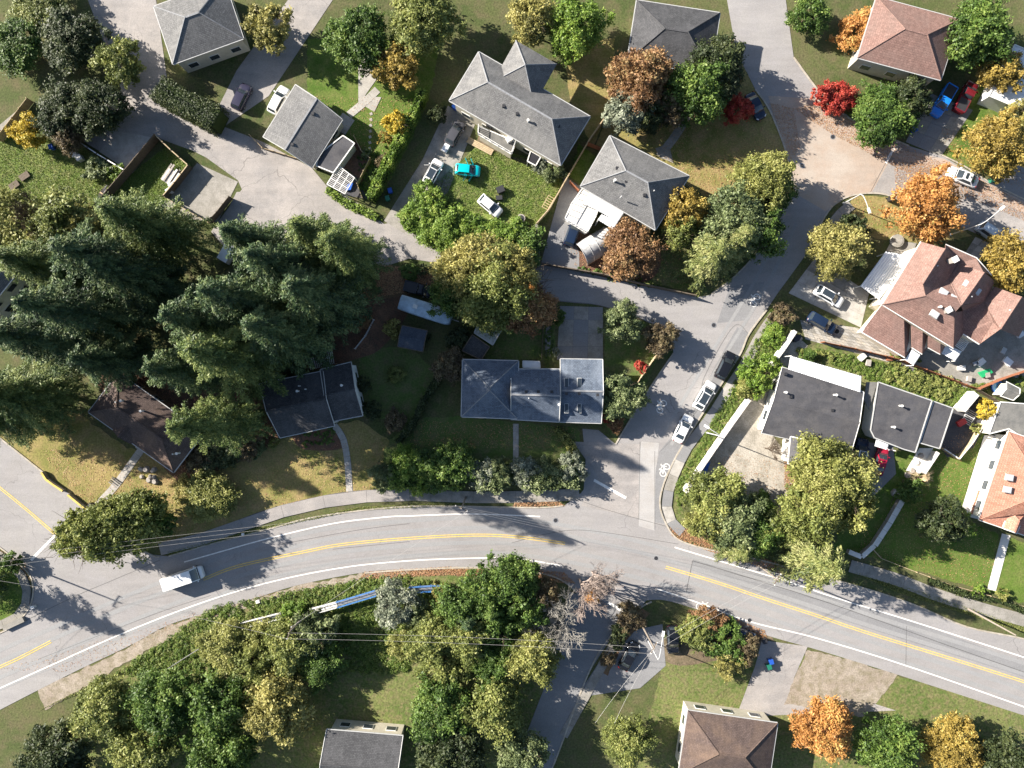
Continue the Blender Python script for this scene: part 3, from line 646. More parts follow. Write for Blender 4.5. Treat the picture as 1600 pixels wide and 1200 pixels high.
def roofed(root, c4, rise, hips, rmat, wmat, over=0.45, gut=TRIMG, win=True, ridge_axis=0, walls=True, gutters=True, floor=0.0, roofname='roof'):
    """rectangular hip or gable roof on eave corners c4 (metres, z = eave)"""
    ze = c4[0].z
    if ridge_axis: c4 = c4[1:] + c4[:1]
    c = c4; mA = (c[1] + c[2]) / 2; mB = (c[3] + c[0]) / 2; ax = (mA - mB).normalized(); wdt = (c[1] - c[2]).length
    up = Vector((0, 0, rise)); ra = mA - ax * (wdt / 2 if hips[1] else 0) + up; rb = mB + ax * (wdt / 2 if hips[0] else 0) + up
    mb = MB()
    mb.slab([c[0], c[1], ra, rb], .14); mb.slab([c[2], c[3], rb, ra], .14)
    if hips[1]: mb.slab([c[1], c[2], ra], .14)
    if hips[0]: mb.slab([c[3], c[0], rb], .14)
    rf = mb.build(roofname, rmat, root)
    rc = MB()
    rc.seg(rb + Vector((0, 0, -.02)), ra + Vector((0, 0, -.02)), .26, .05)
    for p, q_, hh in ((c[0], rb, hips[0]), (c[3], rb, hips[0]), (c[1], ra, hips[1]), (c[2], ra, hips[1])):
        if hh:
            rc.tube([p + Vector((0, 0, .0)), q_ + Vector((0, 0, .01))], .09, 5)
    rc.build('ridge_cap', RIDGE if rmat in (SH_GREY, SH_BLUE) else rmat, rf)
    wi = inset([Vector(p) for p in c], over)
    if walls:
        q = MB(); zt = ze + over * rise / max(wdt / 2, 1) - .16
        q.prism([(p.x, p.y) for p in wi], floor, zt)
        for hh, i, j, r in ((hips[1], 1, 2, ra), (hips[0], 3, 0, rb)):
            if not hh:
                a, b = wi[i], wi[j]; m = (a + b) / 2
                q.add([(a.x, a.y, zt - .01), (b.x, b.y, zt - .01), (m.x, m.y, ze + rise - .2)] + [(p.x - (ax.x if i == 1 else -ax.x) * .2, p.y - (ax.y if i == 1 else -ax.y) * .2, z_) for p, z_ in ((a, zt - .01), (b, zt - .01), (m, ze + rise - .2))],
                      [(0, 1, 2), (5, 4, 3), (0, 2, 5, 3), (1, 4, 5, 2)])
        q.build('wall', wmat, root)
        if win: windows(root, wi, floor + .2, ze)
    if gutters:
        for i in range(4):
            if (i == 1 and not hips[1]) or (i == 3 and not hips[0]):
                for a, b in ((c[i], (ra if i == 1 else rb)), ((ra if i == 1 else rb), c[(i + 1) % 4])):
                    q = MB(); q.tube([a + Vector((0, 0, .0)), b + Vector((0, 0, .0))], .07, 4); q.build('barge_board', gut, root)
                continue
            a, b = c[i], c[(i + 1) % 4]; d = (b - a).normalized(); n2 = Vector((-d.y, d.x, 0)); cen = sum(c, Vector()) / 4
            if n2.dot(a - cen) < 0: n2 = -n2
            q = MB(); q.seg(a + n2 * .06 + Vector((0, 0, -.16)), b + n2 * .06 + Vector((0, 0, -.16)), .13, .13); q.build('gutter', gut, root)
    return rf, ra, rb
def flat_roof(root, pts, z, mat, wmat, t=.22, over=.25, floor=0.0, wall=True, par=None, name='roof', win=False):
    P = [V(*p, z) for p in pts]; q = MB(); q.prism([(p.x, p.y) for p in P], z - t, z); rf = q.build(name, mat, root)
    if wall:
        c = sum(P, Vector()) / len(P); Q = [p + (c - p).normalized() * over for p in P]
        q = MB(); q.prism([(p.x, p.y) for p in Q], floor, z - t - .002); q.build('wall', wmat, root)
    if par:
        for a, b in zip(P, P[1:] + P[:1]):
            q = MB(); q.seg(a + Vector((0, 0, .003)), b + Vector((0, 0, .003)), .16, .09); q.build('roof_edge', par, rf)
    return rf
def corrugated(name, pts, z, mat, root, pitch=.33, amp=.05, tilt=0.0, along=0):
    """ribbed sheet over a pixel quad; ribs run from side 0-1 to side 3-2"""
    a, b, c, d = [V(*p, z) for p in pts]
    if along: a, b, c, d = b, c, d, a
    n = max(4, int((b - a).length / pitch)) * 2; vs = []; fs = []
    for i in range(n + 1):
        u = i / n; h = amp if i % 2 else 0
        p = a * (1 - u) + b * u; q = d * (1 - u) + c * u
        vs += [(p.x, p.y, p.z + h), (q.x, q.y, q.z + h - tilt)]
    for i in range(n): fs.append((2 * i, 2 * i + 2, 2 * i + 3, 2 * i + 1))
    return MB().add(vs, fs).build(name, mat, root)
def vents(root, pts, z, kind='vent'):
    for p in pts:
        c = V(p[0], p[1], z); m = p[2] if len(p) > 2 else 'p'
        q = MB()
        if m == 'p': q.cyl(c - Vector((0, 0, .4)), .09, .95, 8); q.build('vent_pipe', STEELP, root)
        elif m == 't': q.cyl(c - Vector((0, 0, .4)), .16, .8, 10); q.cyl(c + Vector((0, 0, .4)), .24, .18, 10, .1); q.build('roof_vent', BLACKP, root)
        elif m == 'b': q.box(c, (.42, .42, .5)); q.build('roof_vent', BLACKP, root)
        elif m == 'w': q.cyl(c - Vector((0, 0, .4)), .13, 1.0, 10); q.cyl(c + Vector((0, 0, .6)), .2, .12, 10); q.build('roof_vent', TRIM, root)
        elif m == 'c': q.box(c + Vector((0, 0, .3)), (.7, .7, 1.5), .5); ch = q.build('chimney', STONE, root); q = MB(); q.box(c + Vector((0, 0, 1.08)), (.85, .85, .1), .5); q.build('chimney_cap', TRIM, ch)
def skylights(root, pts, z, rot=0.0, w=.8, l=1.2, mat=None):
    for p in pts:
        c = V(p[0], p[1], z); q = MB(); q.box(c, (l + .16, w + .16, .3), rot); f = q.build('skylight', TRIMG, root)
        q = MB(); q.box(c + Vector((0, 0, .16)), (l, w, .06), rot); q.build('pane', mat or SKYG, f)
def fence(name, label, pts, h=1.7, step=2.2, mat=WOOD, post=None, t=.06, cat='fence', cap=False, base=0.0, capmat=None):
    P = [V(*p) for p in pts]; root = thing(name, label, cat, P[0])
    for a, b in zip(P[:-1], P[1:]):
        L = (b - a).length; k = max(1, round(L / step)); d = (b - a) / k; u = d.normalized() * .05
        for i in range(k):
            p, q_ = a + d * i + u, a + d * (i + 1) - u
            q = MB(); q.seg(p + Vector((0, 0, base + .05)), q_ + Vector((0, 0, base + .05)), t, h - .12); q.build('panel', mat, root)
            if cap: q = MB(); q.seg(p + Vector((0, 0, base + h - .06)), q_ + Vector((0, 0, base + h - .06)), t + .09, .06); q.build('rail', capmat or mat, root)
            q = MB(); q.box((a.x + d.x * i, a.y + d.y * i, base + (h + .1) / 2), (.12, .12, h + .1), math.atan2(d.y, d.x)); q.build('post', post or mat, root)
    q = MB(); q.box((P[-1].x, P[-1].y, base + (h + .1) / 2), (.12, .12, h + .1)); q.build('post', post or mat, root)
    return root
def masonry(name, label, pts, h=1.2, w=.35, mat=CONC_W, cap=TRIM, step=3.0, cat='wall'):
    P = [V(*p) for p in pts]; root = thing(name, label, cat, P[0]); q = MB()
    for a, b in zip(P[:-1], P[1:]):
        u = (b - a).normalized() * .05; q.seg(a + u, b - u, w, h)
    q.build('wall', mat, root)
    for a, b in zip(P[:-1], P[1:]):
        L = (b - a).length; k = max(1, round(L / step)); d = (b - a) / k; u = d.normalized() * .03
        for i in range(k):
            q = MB(); q.seg(a + d * i + u + Vector((0, 0, h + .002)), a + d * (i + 1) - u + Vector((0, 0, h + .002)), w + .12, .08); q.build('coping', cap, root)
    return root
def slabs(name, pts, wid, step, z0, h, mat, sm=False, gapw=.03, mats=None):
    """row of concrete slabs laid end to end"""
    if sm: pts = smooth_pts(pts, 8)
    P = [V(*p) for p in pts]; root = ribbon(name, pts, wid * 1.02, z0, h * .45, SEAL if h > 0 else mat, kind='structure', sm=False)
    acc = []; tot = 0
    for a, b in zip(P[:-1], P[1:]): acc.append((tot, a, b)); tot += (b - a).length
    def at(s):
        for t0, a, b in reversed(acc):
            if s >= t0: return a + (b - a) * min(1, (s - t0) / max((b - a).length, 1e-6)), (b - a).normalized()
        return P[0], (P[1] - P[0]).normalized()
    n = max(1, int(tot / step)); rr = random.Random(int(P[0].x * 10))
    for i in range(n):
        a, da = at(tot * i / n + gapw / 2); b, db = at(tot * (i + 1) / n - gapw / 2)
        na = Vector((-da.y, da.x, 0)) * wid / 2; nb = Vector((-db.y, db.x, 0)) * wid / 2; dz = rr.uniform(0, .008)
        q = MB(); q.prism([(v.x, v.y) for v in (a - na, b - nb, b + nb, a + na)], z0 + .004, z0 + h + dz)
        q.build('slab', rr.choice(mats) if mats else mat, root)
    return root
def slab_grid(name, c4, nu, nv, z, mats, gap=.03):
    a, b, c, d = [V(*p) for p in c4]; root = sheet(name, c4, (z - .012) / 1.6, SEAL); rr = random.Random(nu * 31 + nv)
    for i in range(nu):
        for j in range(nv):
            f = lambda u, v: (a * (1 - u) + b * u) * (1 - v) + (d * (1 - u) + c * u) * v
            e = gap / max((b - a).length, 1) / 2; g_ = gap / max((d - a).length, 1) / 2
            P = [f(i / nu + e, j / nv + g_), f((i + 1) / nu - e, j / nv + g_), f((i + 1) / nu - e, (j + 1) / nv - g_), f(i / nu + e, (j + 1) / nv - g_)]
            q = MB(); q.prism([(p.x, p.y) for p in P], z - .006, z + .02 + rr.uniform(0, .006)); q.build('slab', rr.choice(mats), root)
    return root

# ================================================================ THE SETTING
q = MB(); q.add([(-1500, -1500, 0), (1500, -1500, 0), (1500, 1500, 0), (-1500, 1500, 0)], [(0, 1, 2, 3)])
tag(q.build('ground', BASE), kind='structure')
def lawn(pts, mat=GRASS, z=.010, rag=2.0, name='lawn'): return sheet(name, pts, z, mat, rag=rag)
lawn([(-60, 190), (60, 215), (120, 225), (205, 275), (165, 330), (100, 345), (-60, 320)], GRASS, .012)
lawn([(262, 225), (300, 262), (262, 312), (240, 345), (150, 345), (206, 272)], GRASS_G, .012)
lawn([(480, 60), (690, 60), (672, 152), (640, 225), (600, 300), (560, 240), (535, 205), (480, 150)], GRASS_G, .012)
lawn([(745, 230), (850, 250), (880, 285), (840, 350), (760, 345), (690, 320), (672, 292)], GRASS, .014)
lawn([(880, 60), (960, 60), (962, 152), (925, 230), (890, 160)], GRASS_D, .012)
lawn([(905, 225), (930, 245), (912, 290), (890, 275)], GRASS_G, .012)
lawn([(930, 225), (965, 150), (1000, 60), (1160, 60), (1200, 160), (1226, 225), (1232, 265), (1215, 330), (1150, 330), (1075, 290), (1000, 250)], GRASS_D, .013)
lawn([(1020, 380), (1090, 400), (1105, 460), (1000, 440), (985, 425)], GRASS_W, .011)
lawn([(1328, 306), (1385, 306), (1500, 352), (1520, 370), (1440, 380), (1370, 372), (1330, 360)], GRASS_D, .012)
lawn([(1470, 200), (1500, 150), (1640, 60), (1700, 150), (1640, 330), (1570, 285), (1474, 243)], GRASS_G, .012)
lawn([(0, 684), (68, 738), (138, 796), (250, 850), (330, 828), (470, 790), (600, 770), (610, 690), (560, 655), (420, 690), (300, 720), (200, 700), (120, 645), (-20, 640)], GRASS_D, .012)
lawn([(640, 655), (720, 650), (810, 660), (905, 668), (915, 745), (600, 765), (600, 700)], GRASS_Y, .014)
lawn([(560, 545), (640, 540), (690, 590), (640, 660), (570, 650)], GRASS_Y, .013)
lawn([(800, 480), (868, 480), (868, 562), (760, 562), (740, 530)], GRASS_Y, .012)
lawn([(945, 480), (1045, 520), (1010, 600), (960, 690), (942, 660)], GRASS_Y, .012)
lawn([(1450, 700), (1540, 640), (1560, 640), (1535, 690), (1500, 810), (1560, 835), (1545, 925), (1330, 862), (1390, 790)], GRASS_G, .013)
lawn([(1545, 925), (1562, 838), (1700, 870), (1700, 975)], GRASS_G, .013)
lawn([(1376, 712), (1440, 700), (1440, 745), (1410, 750), (1350, 860), (1300, 870), (1330, 760)], GRASS_G, .013)
lawn([(1210, 475), (1240, 500), (1238, 520), (1200, 575), (1150, 640), (1080, 740), (1065, 790), (1075, 830), (1050, 810), (1055, 760), (1075, 715), (1150, 590)], GRASS_W, .012)
lawn([(-40, 850), (30, 880), (42, 905), (40, 935), (20, 965), (-40, 985)], GRASS_G, .012)
lawn([(180, 1050), (260, 1000), (330, 955), (460, 925), (570, 902), (700, 893), (850, 905), (880, 960), (850, 1230), (60, 1230)], GRASS_W, .012)
lawn([(1350, 900), (1500, 955), (1650, 1000), (1650, 985), (1460, 920), (1330, 882)], GRASS_W, .016)
lawn([(1040, 1020), (1180, 1010), (1400, 1055), (1700, 1140), (1700, 1260), (980, 1260)], GRASS_W, .012)
lawn([(1240, 545), (1330, 545), (1350, 590), (1480, 590), (1520, 615), (1490, 640), (1350, 600)], GRASS_W, .012)
lawn([(1280, 535), (1480, 590), (1530, 580), (1560, 595), (1500, 625), (1350, 590), (1240, 560)], GRASS_W, .014)
sheet('garden_bed', [(1035, 1000), (1130, 965), (1190, 985), (1200, 1010), (1060, 1040)], .018, DIRT, sm=True)
sheet('bark_bed', [(530, 440), (620, 425), (640, 480), (600, 540), (560, 560), (470, 575), (500, 480)], .014, COVER, sm=True)
sheet('bark_bed', [(580, 412), (680, 425), (700, 445), (560, 470), (560, 425)], .016, LITTER, sm=True)
sheet('bark_bed', [(130, 560), (240, 560), (340, 590), (430, 640), (430, 690), (330, 740), (270, 745)], .016, COVER, sm=True)
sheet('bark_bed', [(460, 665), (525, 665), (535, 700), (470, 700)], .017, COVER, sm=True)
sheet('garden_bed', [(880, 350), (960, 380), (1030, 390), (1010, 440), (900, 420)], .017, COVER, sm=True)
sheet('garden_bed', [(528, 258), (556, 276), (575, 312), (556, 308), (538, 305), (511, 288)], .024, TAR)  # dark sheet put under the pergola lattice for its dark interior
sheet('garden_bed', [(555, 220), (580, 250), (566, 285), (545, 265), (525, 262)], .022, COVER)
sheet('path', [(-60, 200), (0, 195), (28, 172), (40, 178), (20, 205), (-60, 240)], .02, CONC_D)
sheet('patio', [(-60, 520), (25, 505), (58, 470), (75, 500), (45, 530), (-60, 560)], .02, CONC_D)

# ---- roads (sheets stacked 4 mm apart)
ROAD = sheet('road', [(-700, 1440), (-300, 1255), (-60, 1140)] + smooth_pts([(60, 1078), (130, 1043), (200, 1010), (260, 978), (320, 958), (400, 934), (470, 913), (570, 894), (640, 889), (740, 886), (840, 894), (880, 908), (905, 930)], 6)
  + [(870, 1050), (800, 1230), (740, 1500), (820, 1500), (850, 1230), (920, 1050), (962, 984), (1000, 950)] + smooth_pts([(1010, 938), (1040, 938), (1100, 956), (1190, 990), (1280, 1016), (1390, 1050)], 5)
  + [(1700, 1150), (2400, 1400), (2400, 1260), (1700, 1026)] + smooth_pts([(1600, 998), (1510, 979), (1424, 943), (1330, 913), (1180, 872), (1110, 858), (1060, 842), (1040, 816), (1032, 790), (1035, 762), (1048, 730), (1067, 695), (1129, 597), (1157, 552), (1170, 522), (1198, 484)], 5)
  + smooth_pts([(1215, 458), (1240, 424), (1262, 392), (1285, 345), (1305, 318), (1330, 306), (1360, 302), (1392, 307)], 4) + [(1450, 335), (1500, 352), (1560, 382), (1640, 420), (1900, 540), (2000, 470), (1640, 332), (1550, 288), (1474, 245), (1420, 228), (1345, 196), (1290, 155), (1240, 90), (1200, -200), (1100, -200), (1150, 80)]
  + smooth_pts([(1180, 140), (1202, 172), (1222, 220), (1234, 262), (1236, 290), (1220, 330), (1190, 385), (1150, 430), (1115, 458), (1090, 464)], 5) + [(1000, 446), (930, 430), (850, 412), (815, 402)]
  + [(815, 440), (862, 470), (930, 476), (985, 490), (1030, 512), (1050, 532), (1052, 552), (1014, 608), (985, 655), (962, 694), (930, 740), (908, 770)] + smooth_pts([(880, 791), (840, 794), (760, 792), (720, 792), (640, 792), (560, 799), (480, 811), (414, 829), (330, 850), (262, 869)], 5)
  + [(235, 866), (190, 838), (138, 796), (68, 738), (0, 684), (-300, 440), (-420, 560), (-40, 830), (0, 856)] + smooth_pts([(30, 880), (50, 905), (50, 940), (30, 970), (0, 988)], 5) + [(-300, 1110), (-700, 1230)], .030, ASPH)
LANE = sheet('lane', [(100, -100), (190, 140), (168, 160), (138, 192), (128, 220), (200, 262), (250, 217), (300, 235), (322, 246), (372, 282), (378, 296), (342, 345), (330, 362), (380, 420), (480, 400), (590, 420), (640, 404), (690, 412), (760, 440), (830, 445), (850, 412), (760, 400), (690, 385), (633, 345), (600, 350), (560, 318), (510, 290), (487, 262), (411, 222), (350, 198), (420, 150), (520, 0), (450, 0), (370, 110), (330, 190), (265, 152), (230, -100)], .022, ASPH_L)
tag(LANE, kind='structure')
sheet('driveway', [(640, 345), (690, 385), (632, 365)], .026, ASPH_L)
sheet('driveway', [(700, 165), (742, 195), (700, 300), (640, 370), (600, 345), (660, 250)], .024, CONC_D)
sheet('driveway', [(882, 275), (912, 296), (885, 345), (905, 395), (905, 425), (845, 412)], .026, ASPH_N)
sheet('driveway', [(910, 670), (935, 672), (962, 694), (930, 740), (912, 765), (915, 720)], .026, ASPH)
sheet('driveway', [(155, 237), (188, 205), (250, 217), (207, 271)], .027, CONC)
sheet('driveway', [(252, 322), (262, 310), (308, 255), (372, 284), (340, 348), (285, 340)], .027, CONC_D)
sheet('driveway', [(1168, 624), (1200, 580), (1240, 520), (1262, 540), (1215, 600), (1192, 660), (1240, 725), (1250, 800), (1140, 820), (1078, 765)], .020, GRAVEL)
sheet('driveway', [(1345, 690), (1395, 695), (1400, 740), (1340, 800), (1330, 740)], .020, ASPH_N)
sheet('driveway', [(965, 990), (1035, 975), (1040, 1040), (1000, 1075), (900, 1090)], .026, ASPH_N)
sheet('driveway', [(1190, 1000), (1262, 1010), (1240, 1060), (1400, 1110), (1150, 1120), (1180, 1040)], .026, ASPH_L)
sheet('gravel_patch', [(1262, 1014), (1330, 1031), (1404, 1054), (1350, 1120), (1225, 1100)], .028, DUST, rag=2)
sheet('planting_strip', [(1003, 950), (1015, 958), (975, 1005), (950, 1055), (935, 1050), (962, 992)], .03, LITTER, rag=1)
sheet('driveway', [(1560, 250), (1640, 270), (1700, 330), (1620, 322), (1556, 290)], .020, ASPH)
# patches of newer asphalt, each a thin sheet on the street
def patch(pts, mat, z=.036): return sheet('asphalt_patch', pts, z, mat, kind=None, parent=ROAD)
patch([(1152, 511), (1170, 520), (1157, 551), (1129, 596), (1065, 695), (1048, 728), (1034, 762), (1031, 790), (1038, 818), (1023, 816), (1024, 740), (1030, 705), (1085, 640), (1118, 570)], ASPH_N)
patch([(1001, 690), (1030, 692), (1024, 740), (1023, 829), (998, 822), (998, 740)], ASPH_P, .0365)
patch([(895, 690), (1000, 694), (999, 810), (908, 790), (935, 745)], ASPH_L, .0345)
patch([(1083, 874), (1183, 895), (1420, 968), (1600, 1035), (1700, 1070), (1700, 1105), (1600, 1058), (1440, 1008), (1280, 958), (1078, 890)], ASPH_N)
patch([(1386, 258), (1396, 234), (1474, 248), (1550, 290), (1640, 335), (1640, 418), (1560, 380), (1450, 333), (1392, 306), (1362, 300)], ASPH_L)
patch([(1200, 150), (1280, 155), (1345, 198), (1395, 228), (1386, 258), (1362, 300), (1330, 304), (1290, 330), (1238, 300), (1236, 258)], ASPH_W, .0335)
patch([(1474, 248), (1396, 234), (1386, 258), (1362, 300), (1392, 306), (1450, 333), (1560, 380), (1640, 418), (1640, 335), (1550, 290)], ASPH_W, .0355)
patch([(1278, 152), (1345, 197), (1395, 229), (1386, 252), (1345, 232), (1300, 200), (1262, 160)], ASPH_R, .0345)
patch([(1396, 232), (1474, 248), (1550, 290), (1640, 335), (1640, 350), (1560, 315), (1470, 268), (1394, 246)], ASPH_R, .0375)
patch([(1140, 448), (1195, 440), (1170, 500), (1120, 505)], ASPH_N, .0335)
patch([(370, 300), (440, 300), (520, 345), (500, 395), (420, 410), (345, 348)], ASPH_L, .0265)
for pts in ([(196, 1100), (330, 1030)],): pass
sheet('driveway', [(890, 925), (965, 945), (985, 965), (962, 986), (920, 1050), (850, 1230), (790, 1230), (860, 1050)], .034, ASPH_N)
# long seams, sealed cracks, and dark lines painted in as wire shadows
for pts, wd in (([(1082, 876), (1178, 905), (1280, 937), (1380, 972), (1480, 1008), (1600, 1050)], .10), ([(1082, 876), (1072, 925)], .08), ([(1416, 978), (1415, 1040)], .06), ([(800, 848), (850, 835), (900, 828), (960, 834), (1060, 850)], .06),
                ([(440, 850), (560, 828), (640, 818)], .06), ([(520, 858), (640, 846)], .06), ([(1000, 690), (998, 812)], .06), ([(1023, 705), (1023, 828)], .06), ([(0, 990), (110, 935), (180, 905), (250, 875)], .06), ([(1170, 523), (1146, 510), (1100, 590), (1090, 640), (1032, 705)], .05),
                ([(1395, 232), (1360, 300)], .07), ([(900, 780), (960, 800), (1040, 822)], .06), ([(1290, 430), (1170, 620)], .0), ([(870, 470), (940, 478), (1000, 500)], .07), ([(60, 1030), (240, 960), (330, 930)], .05)):
    if wd: ribbon('crack_seal_wire_shadow', pts, wd, .040, 0, SEAL, ROAD)
CL = [(-260, 1165), (0, 1046), (80, 1012), (200, 960), (318, 912), (374, 888), (480, 861), (540, 850), (640, 841), (740, 836), (810, 839), (883, 849), (960, 865), (1040, 886), (1120, 911), (1200, 937), (1280, 963), (1360, 990), (1560, 1052), (1800, 1130)]
for i, o in enumerate((-2.75, -1.15, 1.15, 2.75)): ribbon('wheel_track', CL, .62, .0385, 0, TRACK, ROAD, off=o)
ribbon('oil_strip', [(1235, 345), (1190, 440), (1130, 540), (1070, 640), (1040, 690)], .5, .0385, 0, TRACK, ROAD, off=1.0)
ribbon('oil_strip', [(1235, 345), (1190, 440), (1130, 540), (1070, 640), (1040, 690)], .5, .0385, 0, TRACK, ROAD, off=-1.0)
def line(pts, mat, wd=.18, z=.046, off=0.0, name='lane_line'): return ribbon(name, pts, wd, z, 0, mat, ROAD, off=off)
line([(288, 878), (320, 869), (420, 841), (520, 818), (600, 808), (640, 806), (740, 803), (844, 807)], WHITE_P)
line([(-200, 1165), (56, 1050), (200, 986), (320, 940), (428, 908), (540, 886), (640, 876), (740, 872), (810, 873), (878, 884)], WHITE_P)
line([(1054, 855), (1183, 894), (1230, 908), (1312, 936), (1420, 969), (1600, 1027), (1800, 1095)], WHITE_P)
line([(1027, 920), (1095, 943), (1175, 972), (1280, 998), (1440, 1048), (1700, 1140)], WHITE_P)
yl = [(318, 905), (374, 884), (480, 861), (540, 850), (640, 841), (740, 836), (810, 839), (883, 849)]
for o in (-.16, .16): line(yl, YELL_P, .12, off=o)
for o in (-.16, .16): line([(1040, 886), (1120, 910), (1200, 937), (1280, 963), (1360, 990), (1560, 1052), (1800, 1130)], YELL_P, .12, off=o)
for o in (-.16, .16): line([(-200, 1130), (0, 1042), (40, 1023), (80, 1002)], YELL_P, .12, off=o)
for o in (-.14, .14): line([(-200, 610), (0, 762), (87, 835)], YELL_P, .12, off=o)
for a, b in (((87, 836), (49, 875)), ((928, 750), (978, 778)), ((950, 941), (978, 958)), ((1396, 232), (1384, 255))): line([a, b], WHITE_P, .42, name='stop_line', z=.048)
def bike(px, py, ang, s=1.0, mat=WHITE_P):
    c = V(px, py); mb = MB(); ca, sa = math.cos(R_(ang)), math.sin(R_(ang)); T = lambda x, y: (c.x + (x * ca - y * sa) * s, c.y + (x * sa + y * ca) * s, .082)
    for cx in (-.62, .62):
        n = 16; vs = []
        for k in range(n):
            a = 2 * math.pi * k / n
            for r in (.36, .48): vs.append(T(cx + r * math.cos(a), r * math.sin(a) * 1.15 - .3))
        mb.add(vs, [(2 * k, 2 * k + 1, (2 * k + 3) % (2 * n), (2 * k + 2) % (2 * n)) for k in range(n)])
    for i, (a, b) in enumerate((((-.62, -.3), (-.25, .35)), ((-.25, .35), (.42, .35)), ((.42, .35), (-.05, -.3)), ((-.05, -.3), (-.25, .35)), ((-.05, -.3), (-.62, -.3)), ((.62, -.3), (.38, .62)), ((.38, .62), (.6, .66)), ((-.25, .35), (-.30, .5)), ((-.42, .5), (-.16, .5)))):
        p = Vector(T(*a)); r = Vector(T(*b)); p.z = r.z = .0825 + i * .0006; d = (r - p).normalized() * .05; n_ = Vector((-d.y, d.x, 0)); mb.add([p - n_, r - n_, r + n_, p + n_], [(0, 1, 2, 3)])
    mb.build('bicycle_symbol', mat, ROAD)
bike(1177, 468, 62); bike(1031, 634, 62); bike(1036, 733, 62); bike(1099, 946, -18)
for i, (px, py) in enumerate(((1301, 214), (1253, 259), (1115, 508), (868, 813), (963, 900), (226, 156), (1171, 969), (1025, 872))):
    c = V(px, py); q = MB(); q.cyl((c.x, c.y, .05), .42 if i < 5 else .34, .02, 16); m_ = q.build('manhole', METAL, ROAD if i != 5 else LANE)
    q = MB(); q.cyl((c.x, c.y, .072), .30, .008, 14); q.build('manhole_cover', BLACKP, m_)
# kerbs
def kerb(pts, mat=KERB, h=.13): return ribbon('kerb', pts, .22, .0, h, mat, kind='structure', k=5)
kerb([(264, 869), (330, 850), (414, 828), (480, 810), (560, 798), (640, 791), (720, 791), (840, 793), (880, 790)])
kerb([(0, 684), (34, 711), (68, 738)]); kerb([(138, 796), (190, 838), (235, 866), (250, 870)])
kerb([(-300, 440), (-150, 562), (0, 684)]); kerb([(-40, 830), (0, 855), (30, 880), (50, 905), (50, 940), (30, 970), (0, 989), (-100, 1030)])
kerb([(905, 930), (880, 908), (840, 895), (740, 887), (640, 890), (570, 895)])
kerb([(740, 1450), (850, 1230), (920, 1050), (962, 984), (1000, 950), (1018, 940)])
kerb([(1700, 1027), (1600, 998), (1510, 979), (1424, 943), (1330, 913), (1180, 873), (1110, 859), (1060, 843), (1040, 817), (1031, 790), (1035, 762), (1048, 730), (1067, 695), (1129, 597), (1157, 552), (1170, 522), (1198, 484)])
kerb([(1262, 392), (1285, 345), (1305, 318), (1330, 306), (1360, 302), (1392, 307), (1450, 333), (1500, 352)])
kerb([(1180, 140), (1202, 172), (1222, 220), (1234, 262), (1236, 290), (1220, 330), (1190, 385), (1150, 430), (1112, 459)])
kerb([(1240, 90), (1290, 155), (1345, 196), (1420, 228)]); kerb([(1472, 243), (1510, 262), (1550, 287), (1640, 331)])
kerb([(1052, 552), (1014, 608), (985, 655), (962, 694)])
for pts in ([(69, 737), (76, 748), (90, 758), (102, 766)], [(110, 772), (138, 795)]):
    P = [V(*p) for p in pts]; root = thing('concrete_barrier', ('bent' if len(pts) > 2 else 'straight') + ' concrete kerb barrier with yellow top at the lawn edge', 'barrier', P[0])
    q = MB(); [q.seg(a, b, .5, .62) for a, b in zip(P[:-1], P[1:])]; q.build('base', CONC_D, root)
    q = MB(); [q.seg(a + Vector((0, 0, .62)), b + Vector((0, 0, .62)), .3, .16) for a, b in zip(P[:-1], P[1:])]; q.build('top', YKERB, root)
# pavements
def walk(pts, wid, mat=CONC, step=1.6, sm=True, name='sidewalk', h=.12, mats=None): return slabs(name, pts, wid, step, .0, h, mat, sm, mats=mats)
walk([(250, 858), (330, 838), (420, 805), (500, 785), (560, 776), (640, 773)], 1.9, ASPH_L, 6.0)
walk([(640, 773), (720, 776), (760, 777), (850, 775), (905, 772)], 1.8, CONC_D, 3)
walk([(44, 873), (62, 905), (62, 945), (44, 975)][::-1], .01, CONC_D) if False else None
walk([(-40, 842), (0, 868), (30, 893), (42, 920), (40, 945), (20, 968), (-40, 990)], 1.3, CONC_D, 2.2)
walk([(1210, 492), (1186, 527), (1165, 566), (1137, 609), (1107, 656), (1075, 697), (1056, 735), (1045, 765), (1042, 795), (1052, 820), (1066, 832)], 1.5, CONC, 2.4, mats=[CONC, CONC_D, ASPH_N])
walk([(1328, 884), (1400, 905), (1460, 928), (1530, 950), (1600, 969), (1750, 1010)], 1.9, CONC_D, 2.2)
walk([(1268, 402), (1292, 362), (1312, 336), (1330, 320)], 1.6, CONC_D, 1.8)
walk([(963, 1000), (935, 1050), (880, 1150)], 1.4, CONC_D, 2)
# garden paths of slabs
walk([(225, 697), (180, 760), (152, 790)], 1.15, CONC, 1.5, False, 'garden_path', .06)
sheet('entrance_step', [(210, 690), (224, 680), (231, 694), (224, 704), (213, 700)], .12, CONC)
for i in range(4):
    c = V(176 + i * 2.2, 757 - i * 2.6); q = MB(); q.box((c.x, c.y, .05 + i * .05), (1.4, .14, .12), R_(-35)); tag(q.build('path_step', SEAL if i % 2 else CONC_D), kind='structure')
walk([(522, 664), (536, 685), (543, 720), (546, 768)], 1.0, CONC, 1.3, True, 'garden_path', .06)
walk([(806, 662), (806, 725)], .85, CONC, 1.1, False, 'garden_path', .06)
walk([(1572, 835), (1549, 922)], 1.35, CONC_W, 2.1, False, 'garden_path', .06)
walk([(545, 180), (572, 158), (590, 140)], 1.2, CONC, 1.5, False, 'garden_path', .06)
walk([(530, 205), (545, 182)], 2.2, CONC, 1.4, False, 'garden_path', .06)
